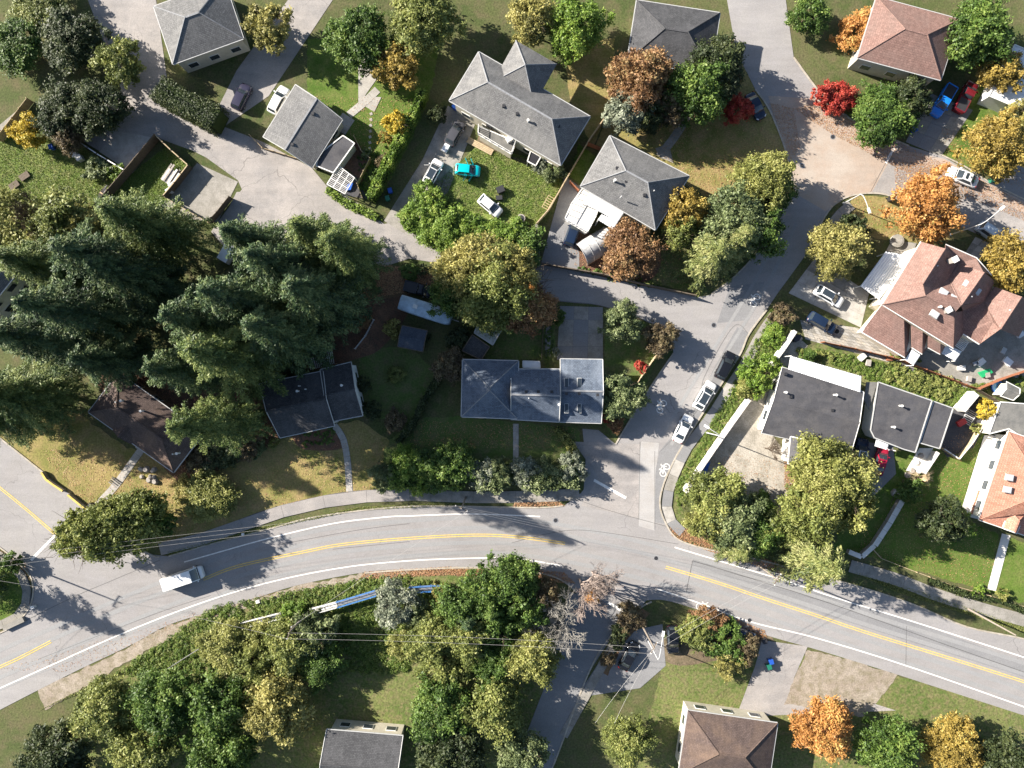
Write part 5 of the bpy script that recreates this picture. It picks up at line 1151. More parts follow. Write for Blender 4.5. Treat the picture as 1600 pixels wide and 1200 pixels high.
# covered travel trailer
c = V(665, 485, 1.4); t = thing('travel_trailer', 'long travel trailer under a pale blue cover by the golden tree', 'trailer', (c.x, c.y, 0), rz=R_(-18))
TRL = flat_mat('trailer_cover', (.40, .50, .58, 1), .5, .4, var=.35, sc=.9)
Z0 = Vector((0, 0, 0)); mb = MB(); n = 12; vs = []; rs = [(-4.1, .95, 2.45), (-4.0, 1.12, 2.62), (-2, 1.18, 2.68), (0, 1.2, 2.74), (2, 1.18, 2.68), (3.3, 1.15, 2.6), (3.9, 1.0, 2.3), (4.2, .8, 1.8)]
for x, y, z in rs: vs += [(x, -y, .5), (x, -y, z - .25), (x, -y * .85, z - .06), (x, 0, z), (x, y * .85, z - .06), (x, y, z - .25), (x, y, .5)]
fs = [(i * 7 + k, i * 7 + k + 1, (i + 1) * 7 + k + 1, (i + 1) * 7 + k) for i in range(7) for k in range(6)]; fs += [tuple(range(6, -1, -1)), tuple(49 + k for k in range(7))]
mb.add(vs, fs); mb.build('cover', TRL, t, True, Z0)
for x in (-.9, .1):
    for s in (-1, 1): MB().tube([(x, s * .85, .35), (x, s * 1.15, .35)], .35, 12).build('wheel', RUBBER, t, False, Z0)
MB().box((4.7, 0, .5), (1.2, .12, .12)).build('tow_bar', METAL, t, False, Z0); MB().box((-1.5, 0, 2.78), (.7, .6, .16)).box((1.4, .3, 2.76), (.4, .4, .14)).build('roof_hatch', TRIM, t, False, Z0)

# ================================================================ FENCES AND WALLS
fence('wooden_fence', 'tall board fence running down from the concrete pad to the firs', [(251, 217), (205, 272), (153, 332)], 2.2, 2.2, WOOD, t=.1)
fence('retaining_fence', 'low railing along the far side of the concrete pad', [(118, 217), (160, 245), (205, 272)], 1.6, 2.0, WOOD, cap=True, capmat=STEELP)
fence('wooden_fence', 'board fence at the top end of the concrete pad', [(118, 217), (140, 190), (165, 175)], 2.0, 2.0, WOOD, t=.12)
fence('wooden_fence', 'pale capped fence around the timber pile by the lane', [(251, 217), (275, 240), (301, 263), (280, 290), (263, 310)], 1.8, 2.0, WOOD, cap=True, capmat=WOODL)
fence('wooden_fence', 'short low fence beside the second parking pad', [(263, 311), (295, 330), (330, 350)], 1.2, 2.0, WOODL)
fence('wooden_fence', 'dark fence panel casting shadow on the lane parking apron', [(364, 311), (345, 335), (333, 348)], 1.8, 1.8, WOOD)
fence('wooden_fence', 'pale fence beyond the yellow tree at the picture corner', [(53, 160), (30, 190), (5, 222)], 1.8, 2.0, WOODL)
fence('wooden_fence', 'low timber edging fence in front of the lane garage', [(392, 213), (412, 233), (465, 249)], .8, 2.0, WOODL)
fence('wooden_fence', 'pale fence between the carport and shaded vegetable bed', [(555, 216), (566, 238), (580, 250), (560, 290), (568, 312)], 1.2, 2.0, WOODL)
fence('wooden_fence', 'long weathered fence dividing the car filled lawn from the sunken drive', [(960, 165), (920, 222), (880, 290), (857, 330), (838, 352)], 1.7, 2.2, WOODL, cap=True)
fence('wooden_fence', 'cedar red fence piece between the two grey hip roofs', [(918, 228), (938, 236)], 1.7, 2.0, WOODR)
fence('wooden_fence', 'slanting red gate rail beside the white deck', [(890, 287), (903, 300)], 1.5, 1.5, WOODR)
fence('wooden_fence', 'dark lane fence below the hoop shelter and amber trees', [(838, 412), (880, 420), (940, 430), (1000, 445), (1060, 458), (1084, 463)], 1.6, 2.4, WOOD, cap=True)
fence('wooden_fence', 'curving rust coloured fence below the rose shingled house', [(1282, 535), (1330, 545), (1400, 562), (1460, 585), (1522, 608), (1560, 592), (1602, 578)], 1.5, 2.3, WOODR)
fence('wooden_fence', 'fence separating pool yard from felt roofed outbuilding', [(1522, 609), (1545, 622), (1558, 630), (1620, 632)], 1.4, 2.0, WOOD)
fence('wooden_fence', 'white topped fence along the dark yard and green lawn', [(1531, 662), (1512, 692), (1492, 716), (1468, 700)], 1.2, 1.8, WOODL, cap=True, capmat=TRIM)
fence('wooden_fence', 'garden fence beside the red bush along the cross street', [(1026, 552), (1010, 575), (995, 597)], 1.4, 1.8, WOODL)
fence('chain_fence', 'thin fence with leaning post in front of the garage drive', [(868, 480), (850, 484), (846, 560)], 1.0, 2.5, WOOD)
fence('timber_rail', 'thin grey rail post fence beside the shaded house path', [(585, 500), (572, 525), (556, 545)], 1.0, 2.0, STEELP, t=.03)
fence('low_fence', 'low pale fence line edging the lawn above the pavement', [(1363, 858), (1376, 872), (1430, 893), (1490, 915), (1545, 930), (1602, 948)], .5, 2.4, WOODL, t=.08)
masonry('block_wall', 'long white stepped block wall beside the gravel drive', [(1166, 624), (1140, 660), (1112, 700), (1068, 764), (1080, 777)], 1.5, .45, CONC_W, CONC_W)
masonry('block_wall', 'white block wall upper section near the metal patio cover', [(1237, 518), (1219, 545), (1199, 572)], 1.5, .5, CONC_W, CONC_W)
masonry('block_wall', 'stone capped garden wall with pillars between shaded lawns', [(1405, 780), (1385, 815), (1362, 850)], 1.0, .7, STONE, CONC_W, 1.6)
masonry('block_wall', 'low block wall corner where the gravel drive meets the pavement', [(1362, 850), (1342, 868), (1322, 860)], .9, .6, STONE, CONC_W, 2.0)
masonry('block_wall', 'white stone wall piece beside the rockery and crimson car', [(1458, 705), (1436, 738)], 1.3, .5, CONC_W, CONC_W, 2.0)
masonry('block_wall', 'kerb high retaining wall along the sunken drive by the hoop shelter', [(838, 352), (842, 410)], .9, .3, CONC_D, CONC_D)
o = MB().slab([V(543, 288, .5), V(552, 284, .5), V(548, 296, .4), V(540, 298, .4)], .4).build('tarp', BLUET); tag(o, 'blue tarp bundle inside the white lattice pergola', 'tarp')
# ================================================================ POLES, LAMPS, WIRES
def lamp(px, py, hgt, arm, label, top=None):
    """tubular steel street lamp: px,py base; arm = horizontal reach vector in metres"""
    b = V(px, py); t = thing('street_lamp', label, 'street lamp', (b.x, b.y, 0)); q = MB()
    q.tube([b, b + Vector((0, 0, hgt))], .10, 8, .07); q.build('pole', STEELP, t)
    e = b + Vector((arm[0], arm[1], hgt + .7)); a = b + Vector((0, 0, hgt - .1))
    pts = [a, a + Vector((arm[0] * .15, arm[1] * .15, .6)), a + Vector((arm[0] * .5, arm[1] * .5, .8)), e]
    MB().tube(smooth_pts([tuple(p) for p in pts], 5), .055, 6).build('arm', STEELP, t)
    r = math.atan2(arm[1], arm[0]); l = MB(); l.box((e.x, e.y, e.z), (.8, .34, .16), r); l.build('lamp_head', LAMPW, t)
    MB().cyl(b, .22, .18, 10).build('base', METAL, t); return e
lamp(1104, 676, 7.5, (-2.2, 1.4), 'street lamp leaning over the kerbside cars near the white wall')
lamp(1318, 318, 5.5, (.9, -2.6), 'curved street lamp at the corner of the wide junction')
lamp(1484, 367, 7.5, (2.6, 2.2), 'tall curved street lamp beside the orange maple')
lamp(1012, 1000, 8.0, (.6, 4.0), 'street lamp on the lot reaching towards the main road')
def pole(px, py, hgt, label, arms=1, rz=0.0, lean=(0, 0)):
    b = V(px, py); t = thing('utility_pole', label, 'utility pole', (b.x, b.y, 0)); tp = b + Vector((lean[0], lean[1], hgt))
    MB().tube([b, tp], .17, 8, .10).build('pole', POLE, t); P = []
    for k in range(arms):
        z = hgt - .5 - k * 1.1; m = b.lerp(tp, z / hgt); q = MB(); q.box(tuple(m), (2.0, .12, .12), rz); q.build('crossarm', WOOD, t)
        for s in (-.9, 0, .9):
            p = m + Vector((math.cos(rz) * s, math.sin(rz) * s, .08)); MB().cyl(p, .07, .22, 6).build('insulator', TRIM, t); P.append(p + Vector((0, 0, .2)))
    return P, t
def wire(a, b, label, sag=.5, r=.016, mat=WIREL, group='overhead wires along the main road'):
    a, b = Vector(a), Vector(b); pts = [a.lerp(b, i / 12) - Vector((0, 0, sag * 4 * (i / 12) * (1 - i / 12))) for i in range(13)]
    o = MB().tube(pts, r, 4).build('overhead_wire', mat); tag(o, label, 'wire', group); return o
pA, _ = pole(728, 777, 10.3, 'utility pole at the end of the long front hedge', 1, R_(155))
pB, _ = pole(1002, 975, 10.5, 'utility pole beside the lower side street with many wires', 1, R_(60))
pC, _ = pole(-14, 862, 11.5, 'utility pole at the corner of the left junction', 1, R_(60))
pD, _ = pole(1512, 951, 8.5, 'slanted pole stub on the verge along the lower right road', 0, 0, (1.6, -1.2))
pE, _ = pole(482, 955, 10.0, 'utility pole rising from the undergrowth below the road bend', 1, R_(70))
pF, _ = pole(1183, 882, 9.0, 'utility pole hidden among branches at the right road edge', 1, R_(60))
wire(pA[0], pE[2], 'wire from the hedge pole down across the road to the undergrowth pole', .8)
wire(pE[0], pB[0], 'wire passing over the bottom trees to the side street pole', 1.0)
wire(pE[1], pB[1], 'second wire passing over the bottom trees to the side street pole', 1.2)
wire(pB[0], pF[0], 'wire crossing the right road to the pole among branches', .5)
wire(pB[2], pF[2], 'outer wire crossing the right road to the pole among branches', .6)
wire(pB[1], V(930, 1130, 8), 'wire running down the lower side street', .6)
wire(pB[2], V(960, 1130, 8), 'second wire running down the lower side street', .6)
for k in range(3): wire(pC[k], pA[k], ('upper', 'middle', 'lower')[k] + ' long wire above the main road from left corner pole to hedge pole', 1.8, .014)
for k in range(3): wire(pA[k], pF[k], ('upper', 'middle', 'lower')[k] + ' long wire from the hedge pole to the pole among branches', 1.3, .014)
wire(pC[0], V(-160, 1010, 9), 'thin wire leaving the left corner pole downwards', .6)
wire(pC[1], pE[0], 'long thin wire from the left corner pole to the undergrowth pole', 1.6)
def wheelie(px, py, mat, label, rz=0.3):
    c = V(px, py); t = thing('wheelie_bin', label, 'bin', (c.x, c.y, 0), rz=rz); q = MB(); q.add([(-.25, -.28, .05), (.25, -.28, .05), (.25, .28, .05), (-.25, .28, .05), (-.3, -.35, .95), (.3, -.35, .95), (.3, .35, .95), (-.3, .35, .95)], [(3, 2, 1, 0), (4, 5, 6, 7), (0, 1, 5, 4), (1, 2, 6, 5), (2, 3, 7, 6), (3, 0, 4, 7)])
    q.build('body', mat, t, False, Z0); MB().slab([(-.33, -.38, .99), (.33, -.38, .99), (.33, .38, 1.05), (-.33, .38, 1.05)], .05).build('lid', mat, t, False, Z0)
    for s in (-1, 1): MB().tube([(s * .3, .3, .12), (s * .36, .3, .12)], .12, 8).build('wheel', RUBBER, t, False, Z0)
wheelie(93, 220, GREENP, 'green bin beside the blue bin under the hedge trees'); wheelie(85, 232, BLUEP, 'blue bin beside the green bin on the far lawn')
wheelie(1388, 312, BLACKP, 'black bin standing on the verge near the orange maple'); wheelie(611, 300, BLUEP, 'blue bin in the shaded drive behind the laurel hedge'); wheelie(607, 312, GREENP, 'green bin in the shaded drive behind the laurel hedge')
wheelie(1202, 1031, BLUEP, 'blue bin beside the lot entrance below the road'); wheelie(1199, 1039, GREENP, 'green bin beside the lot entrance below the road'); wheelie(1546, 283, GREENP, 'green bin at the kerb near the white sedan')
wheelie(1192, 999, BLACKP, 'grey bin at the end of the autumn shrubs by the road'); wheelie(1425, 205, BLUEP, 'blue bin under the maple next to the blue pickup')
def prop(name, label, cat, mb, mat, px, py, parts=()):
    o = mb.build(name, mat); tag(o, label, cat); return o
def crate(name, label, cat, px, py, dim, mat, rz=0.0, z=0.0):
    c = V(px, py); t = thing(name, label, cat, (c.x, c.y, z), rz=rz); a, b, h_ = dim
    MB().box((0, 0, h_ / 2), (a, b, h_)).build('body', mat, t, False, Z0); MB().box((0, 0, h_ + .03), (a + .08, b + .08, .06)).build('top', mat, t, False, Z0)
    return t
crate('water_tank', 'first white water tank on the far lawn', 'tank', 120, 243, (.8, .8, .9), TRIM, .5); crate('water_tank', 'second white water tank touching the first on the far lawn', 'tank', 128, 249, (.8, .8, .9), TRIM, .5)
for i in range(9):
    a = V(253 + i * 2.2, 281 + i * 1.5); d = Vector((.55, .83, 0)).normalized(); o = MB().seg(a + Vector((0, 0, .1 + (i % 3) * .12)), a + d * random.Random(i).uniform(2.0, 3.1) + Vector((0, 0, .1 + (i % 3) * .12)), .28, .14).build('timber_plank', CONC_W if i % 2 else STONE)
    tag(o, 'weathered plank in the timber pile behind the lane fence', 'plank', 'planks stacked in the fenced corner')
crate('storage_tub', 'pale storage tub at the low end of the timber pile', 'tub', 271, 292, (.8, .8, .7), TRIMG, .6); crate('storage_tub', 'aqua storage tub between planks and fence', 'tub', 267, 300, (.8, .8, .7), METALW, .6)
c = V(161, 303); t = thing('canoe', 'slim grey canoe lying in long grass by the board fence', 'canoe', (c.x, c.y, .1), rz=R_(55)); q = MB(); vs = []
for i in range(9):
    x = -1.6 + .4 * i; y = .32 * math.sin(math.pi * (i + .3) / 8.6); vs += [(x, -y, .35), (x, 0, .05), (x, y, .35)]
q.add(vs, [(3 * i + k, 3 * i + 3 + k, 3 * i + 4 + k, 3 * i + 1 + k) for i in range(8) for k in range(2)]); q.build('hull', METAL, t, False, Z0); MB().box((0, 0, .33), (.2, .6, .04)).build('seat', WOODL, t, False, Z0)
for (px, py, lb) in ((40, 276, 'upper'), (24, 290, 'lower')):
    crate('pallet', 'grey brown pallet lying on the far lawn, %s of two' % lb, 'pallet', px, py, (1.5, .9, .3), WOOD, .6)
def trampoline_like(px, py, r, h_, label, mat, name='fire_pit', cat='fire pit'):
    c = V(px, py); t = thing(name, label, cat, (c.x, c.y, 0)); MB().cyl((c.x, c.y, 0), r, h_, 16).build('body', STONE, t); MB().cyl((c.x, c.y, h_ + .002), r * .75, .03, 14).build('top', mat, t)
trampoline_like(814, 343, .65, .9, 'white round cooker beside the laurel hedge on the lawn', BLACKP, 'cooker', 'cooker'); trampoline_like(1398, 770, .65, .5, 'pale round stone table beside the garden wall', CONC_W, 'stone_table', 'table')
trampoline_like(1022, 394, .5, .6, 'small round tub under the rust coloured tree', BLACKP, 'tub', 'tub'); trampoline_like(1306, 518, .5, .35, 'stack of tyres beside the dark navy vehicle', RUBBER, 'tyre_stack', 'tyres')
crate('covered_grill', 'black covered grill standing on the lawn above the white hatchback', 'grill', 782, 298, (1.1, .9, .9), BLACKP, .4)
crate('cabinet', 'dark cabinet tipped beside the covered grill on the lawn', 'cabinet', 780, 310, (.9, .6, .5), BLACKP, .1)
c = V(856, 318); t = thing('wooden_rack', 'pale wooden ladder rack leaning near the long weathered fence', 'rack', (c.x, c.y, 0), rz=R_(60))
for s in (-.5, .5): MB().box((0, s, .5), (2.2, .08, .08)).build('rail', WOODL, t, False, Z0)
for i in range(6): MB().box((-1 + .4 * i, 0, .55), (.08, 1.0, .06)).build('rung', WOODL, t, False, Z0)
c = V(750, 229); t = thing('lumber_stack', 'long pale boards stacked beside the white railed deck', 'lumber', (c.x, c.y, 0), rz=R_(-28))
for i in range(4): MB().box((0, -.35 + .24 * i, .15), (4.4, .2, .2)).build('board', WOODL, t, False, Z0)
o = MB().box((V(720, 171).x, V(720, 171).y, .5), (2.4, 1.4, 1.0), R_(-35)).build('tarp_covered_pile', BLUET); tag(o, 'pile under a blue tarp beside the grey house wall', 'tarp')
o = MB().box((V(742, 182).x, V(742, 182).y, .35), (.9, .6, .7), .4).build('storage_box', REDP); tag(o, 'pink red storage box by the blue tarp pile', 'box')
o = MB().slab([V(1110, 722, .35), V(1103, 742, .3), V(1090, 744, .25), V(1098, 724, .3)], .2).build('tarp', BLUET); tag(o, 'blue tarp tucked behind the long white block wall', 'tarp')
crate('folding_table', 'pale folding table standing in the shaded drive', 'table', 697, 233, (1.2, .8, .7), METALW, R_(60))
for k, (px, py, s, m, lb) in enumerate(((1500, 575, 1.0, CONC_W, 'white sack beside the green tarp'), (1530, 566, 1.2, TRIM, 'white board resting among the yard clutter'), (1512, 592, .8, STONE, 'stone block at the low end of the clutter'), (1590, 520, 1.4, METALW, 'blue white sheet pile under the rose house eave'), (1596, 505, 1.2, WOODL, 'pink timber pile by the rose house'),
        (1521, 568, .7, METAL, 'grey bucket in the yard clutter'), (1565, 548, .9, TRIMG, 'grey crate in the shaded yard'), (1540, 585, .9, CONC_D, 'worn concrete block near the green tarp'), (1572, 565, 1.3, METALW, 'pale panel leaning by the curving fence'), (1388, 560, .9, WOODR, 'red brick heap by the curving fence'), (1345, 558, 1.1, CONC_W, 'white rubble heap on the slope'), (1355, 567, .9, STONE, 'pale stone heap on the slope'))):
    crate('yard_item', lb, 'yard item', px, py, (s, s * .7, .5), m, k * .7)
o = MB().slab([V(1530, 582, .6), V(1547, 576, .7), V(1552, 582, .5), V(1536, 590, .4)], .45).build('tarp', TEALP); tag(o, 'bright green tarp heap in the cluttered yard', 'tarp')
crate('mobility_cart', 'dark wheeled cart in the corner behind the white wall', 'cart', 1243, 529, (1.2, .8, .9), BLACKP, .4)
c = V(1512, 652); t = thing('bed_frame', 'slatted metal bed frame lying in the dark yard', 'bed frame', (c.x, c.y, .15), rz=R_(60))
for s in (-.75, .75): MB().box((0, s, .2), (2.2, .09, .09)).build('rail', STEELP, t, False, Z0)
for i in range(8): MB().box((-1.05 + .3 * i, 0, .25), (.08, 1.5, .05)).build('slat', STEELP, t, False, Z0)
crate('hand_cart', 'small cart with red handle in the dark yard', 'cart', 1500, 660, (1.3, .8, .5), REDP, .5)
for k, (px, py) in enumerate(((1438, 712), (1430, 722), (1424, 735), (1442, 726), (1418, 742), (1434, 736))):
    o = MB().cyl((V(px, py).x, V(px, py).y, 0), .55, .45, 7, .35).build('boulder', CONC_W if k % 2 else STONE, None); tag(o, 'pale boulder of the rockery beside the crimson car', 'boulder', 'rockery boulders')
rr = random.Random(4)
for k in range(12):
    px, py = 229 + rr.uniform(-14, 16), 743 + rr.uniform(-12, 14); c = V(px, py); r = rr.uniform(.3, .6)
    o = MB().cyl((c.x, c.y, 0), r, r * .9, 7, r * .6).build('boulder', STONE); tag(o, 'grey stone of the ring on the left corner lawn by the brown house path', 'boulder', 'stones of the rock garden ring')
crate('gate_pillars', 'dark little gate box at the foot of the slab path', 'gate', 147, 789, (.9, .5, .8), BLACKP, -.6)
crate('electric_box', 'white sign box on the verge above the bushes', 'box', 404, 939, (.5, .4, .4), TRIM, .3)
crate('electric_box', 'small white utility box on the roadside verge', 'box', 55, 947, (.5, .4, .7), TRIM, .3)
crate('electric_box', 'small white hydrant box on the hedge street verge', 'box', 381, 834, (.3, .3, .5), TRIM, .3)
# raised walkway with blue rails among the bushes
def walkway(a, b, mat, label, rail=BLUER, z=1.6):
    A, B = V(*a, z), V(*b, z); t = thing('footbridge', label, 'footbridge', (A.x, A.y, 0)); d = (B - A); L = d.length; d.normalize(); n_ = Vector((-d.y, d.x, 0))
    k = max(1, int(L / 1.4))
    for i in range(k): MB().seg(A + d * (L * i / k) , A + d * (L * (i + 1) / k - .04), .75, .12).build('deck_panel', mat, t)
    for s in (-1, 1):
        for zz in (.5, 1.0): MB().tube([A + n_ * s * .42 + Vector((0, 0, zz)), B + n_ * s * .42 + Vector((0, 0, zz))], .05, 5).build('handrail', rail, t)
        for i in range(k + 1): p = A + d * (L * i / k) + n_ * s * .42; MB().tube([p - Vector((0, 0, .3)), p + Vector((0, 0, 1.0))], .04, 5).build('rail_post', rail, t)
    for i in range(0, k + 1, 2): p = A + d * (L * i / k); MB().box((p.x, p.y, (z - .05) / 2), (.2, .2, z - .05)).build('pillar', METAL, t)
walkway((490, 953), (527, 943), CONC_W, 'white decked end of the railed footbridge in the bushes', STEELP)
walkway((528, 943), (588, 925), METAL, 'blue railed footbridge span reaching the silver tree')
walkway((640, 920), (690, 917), METAL, 'blue railed footbridge span between silver tree and dark trees')
walkway((380, 975), (440, 960), METAL, 'grey footbridge span half buried in undergrowth', STEELP)
t = thing('pipe_rail', 'thin grey pipe rail on short posts along the grassy bank', 'rail', V(262, 1045)); A = V(262, 1045, .9); B = V(337, 997, .9)
MB().tube([A, B], .06, 6).build('pipe', METAL, t)
for i in range(6): p = A.lerp(B, i / 5); MB().tube([Vector((p.x, p.y, 0)), p], .05, 5).build('post', METAL, t)
crate('trailer_box', 'low flat concrete bench block at the left junction kerb', 'bench', 24, 973, (3.4, .8, .5), CONC_D, R_(25))

# ================================================================ TREES
# tall firs, given by the foot of the trunk
for k, (px, py, rp, h_, lb) in enumerate((
    (290, 380, 58, 23, 'tall dark fir nearest the second parking pad'), (250, 432, 62, 26, 'tall dark fir behind the parking pad firs'), (210, 502, 62, 27, 'tall dark fir in the middle of the left grove'), (130, 432, 52, 19, 'dark fir above the cream house wall'),
    (145, 535, 60, 23, 'dark fir leaning over the paved patio edge'), (105, 615, 58, 22, 'broad dark fir at the left lawn edge'), (60, 645, 50, 18, 'low dark fir at the corner of the left street'), (276, 450, 55, 24, 'dark fir between the two halves of the left grove'), (225, 565, 46, 19, 'dark fir behind the brown hip roof'),
    (570, 418, 50, 23, 'tall fir nearest the orange leaf floor'), (525, 398, 52, 22, 'tall fir beside the lane with jagged edge'), (490, 445, 60, 28, 'tall fir in the heart of the central grove'), (535, 480, 58, 27, 'tall fir above the bark garden'), (445, 408, 52, 24, 'tall fir shading the white van'),
    (490, 530, 60, 29, 'tall fir behind the slatted pergola'), (440, 490, 62, 29, 'tallest fir of the central grove'), (425, 560, 62, 29, 'tall fir overlooking the dark gable roof'), (385, 515, 58, 27, 'tall fir on the sunlit flank of the central grove'), (398, 652, 46, 28, 'fir between the brown and dark gable roofs'), (350, 580, 46, 24, 'fir behind the dark gable house hedge'))):
    fir(px, py, rp, h_, 'firl' if k in (0, 3, 5, 6, 9, 10, 16, 18, 20) else 'fir', lb, group='tall dark firs of the two groves' if False else None)
# hedges
hedge('clipped_hedge', [(664, 152), (648, 185), (630, 222), (605, 270), (583, 316)], 1.1, 3.0, 'laurel', 'long narrow hedge between the garden and the shaded drive')
hedge('clipped_hedge', [(262, 150), (300, 172), (340, 192), (352, 198)], 3.6, 4.0, 'dark', 'wide dark hedge along the upper lane')
hedge('ivy_hedge', [(687, 590), (665, 625), (645, 665), (622, 690)], .9, 1.8, 'dark', 'thin dark hedge edging the shaded front lawn')
hedge('low_hedge', [(512, 296), (540, 318), (568, 330), (590, 342)], 1.0, .5, 'laurel', 'low green verge hedge below the white pergola')
hedge('clipped_hedge', [(1450, 905), (1500, 925), (1550, 935), (1600, 955)], .7, .8, 'dark', 'low hedge line behind the lower right garden fence')
hedge('clipped_hedge', [(870, 668), (888, 690), (897, 712)], 1.1, 1.0, 'lime', 'small curved yellow green hedge by the drive')
hedge('tall_hedge', [(612, 738), (650, 738), (690, 738), (728, 740)], 4.2, 2.9, 'green', 'dense green core hedge filling the front row by the pole', dens=45, rough=.7, ls=.16)
hedge('tall_hedge', [(745, 745), (785, 745)], 3.4, 2.9, 'sage', 'dense grey green core hedge left of the path gap', dens=45, rough=.7, ls=.15)
hedge('tall_hedge', [(815, 745), (860, 745), (900, 740)], 3.4, 2.9, 'sage', 'dense grey green core hedge right of the path gap', dens=45, rough=.7, ls=.15)
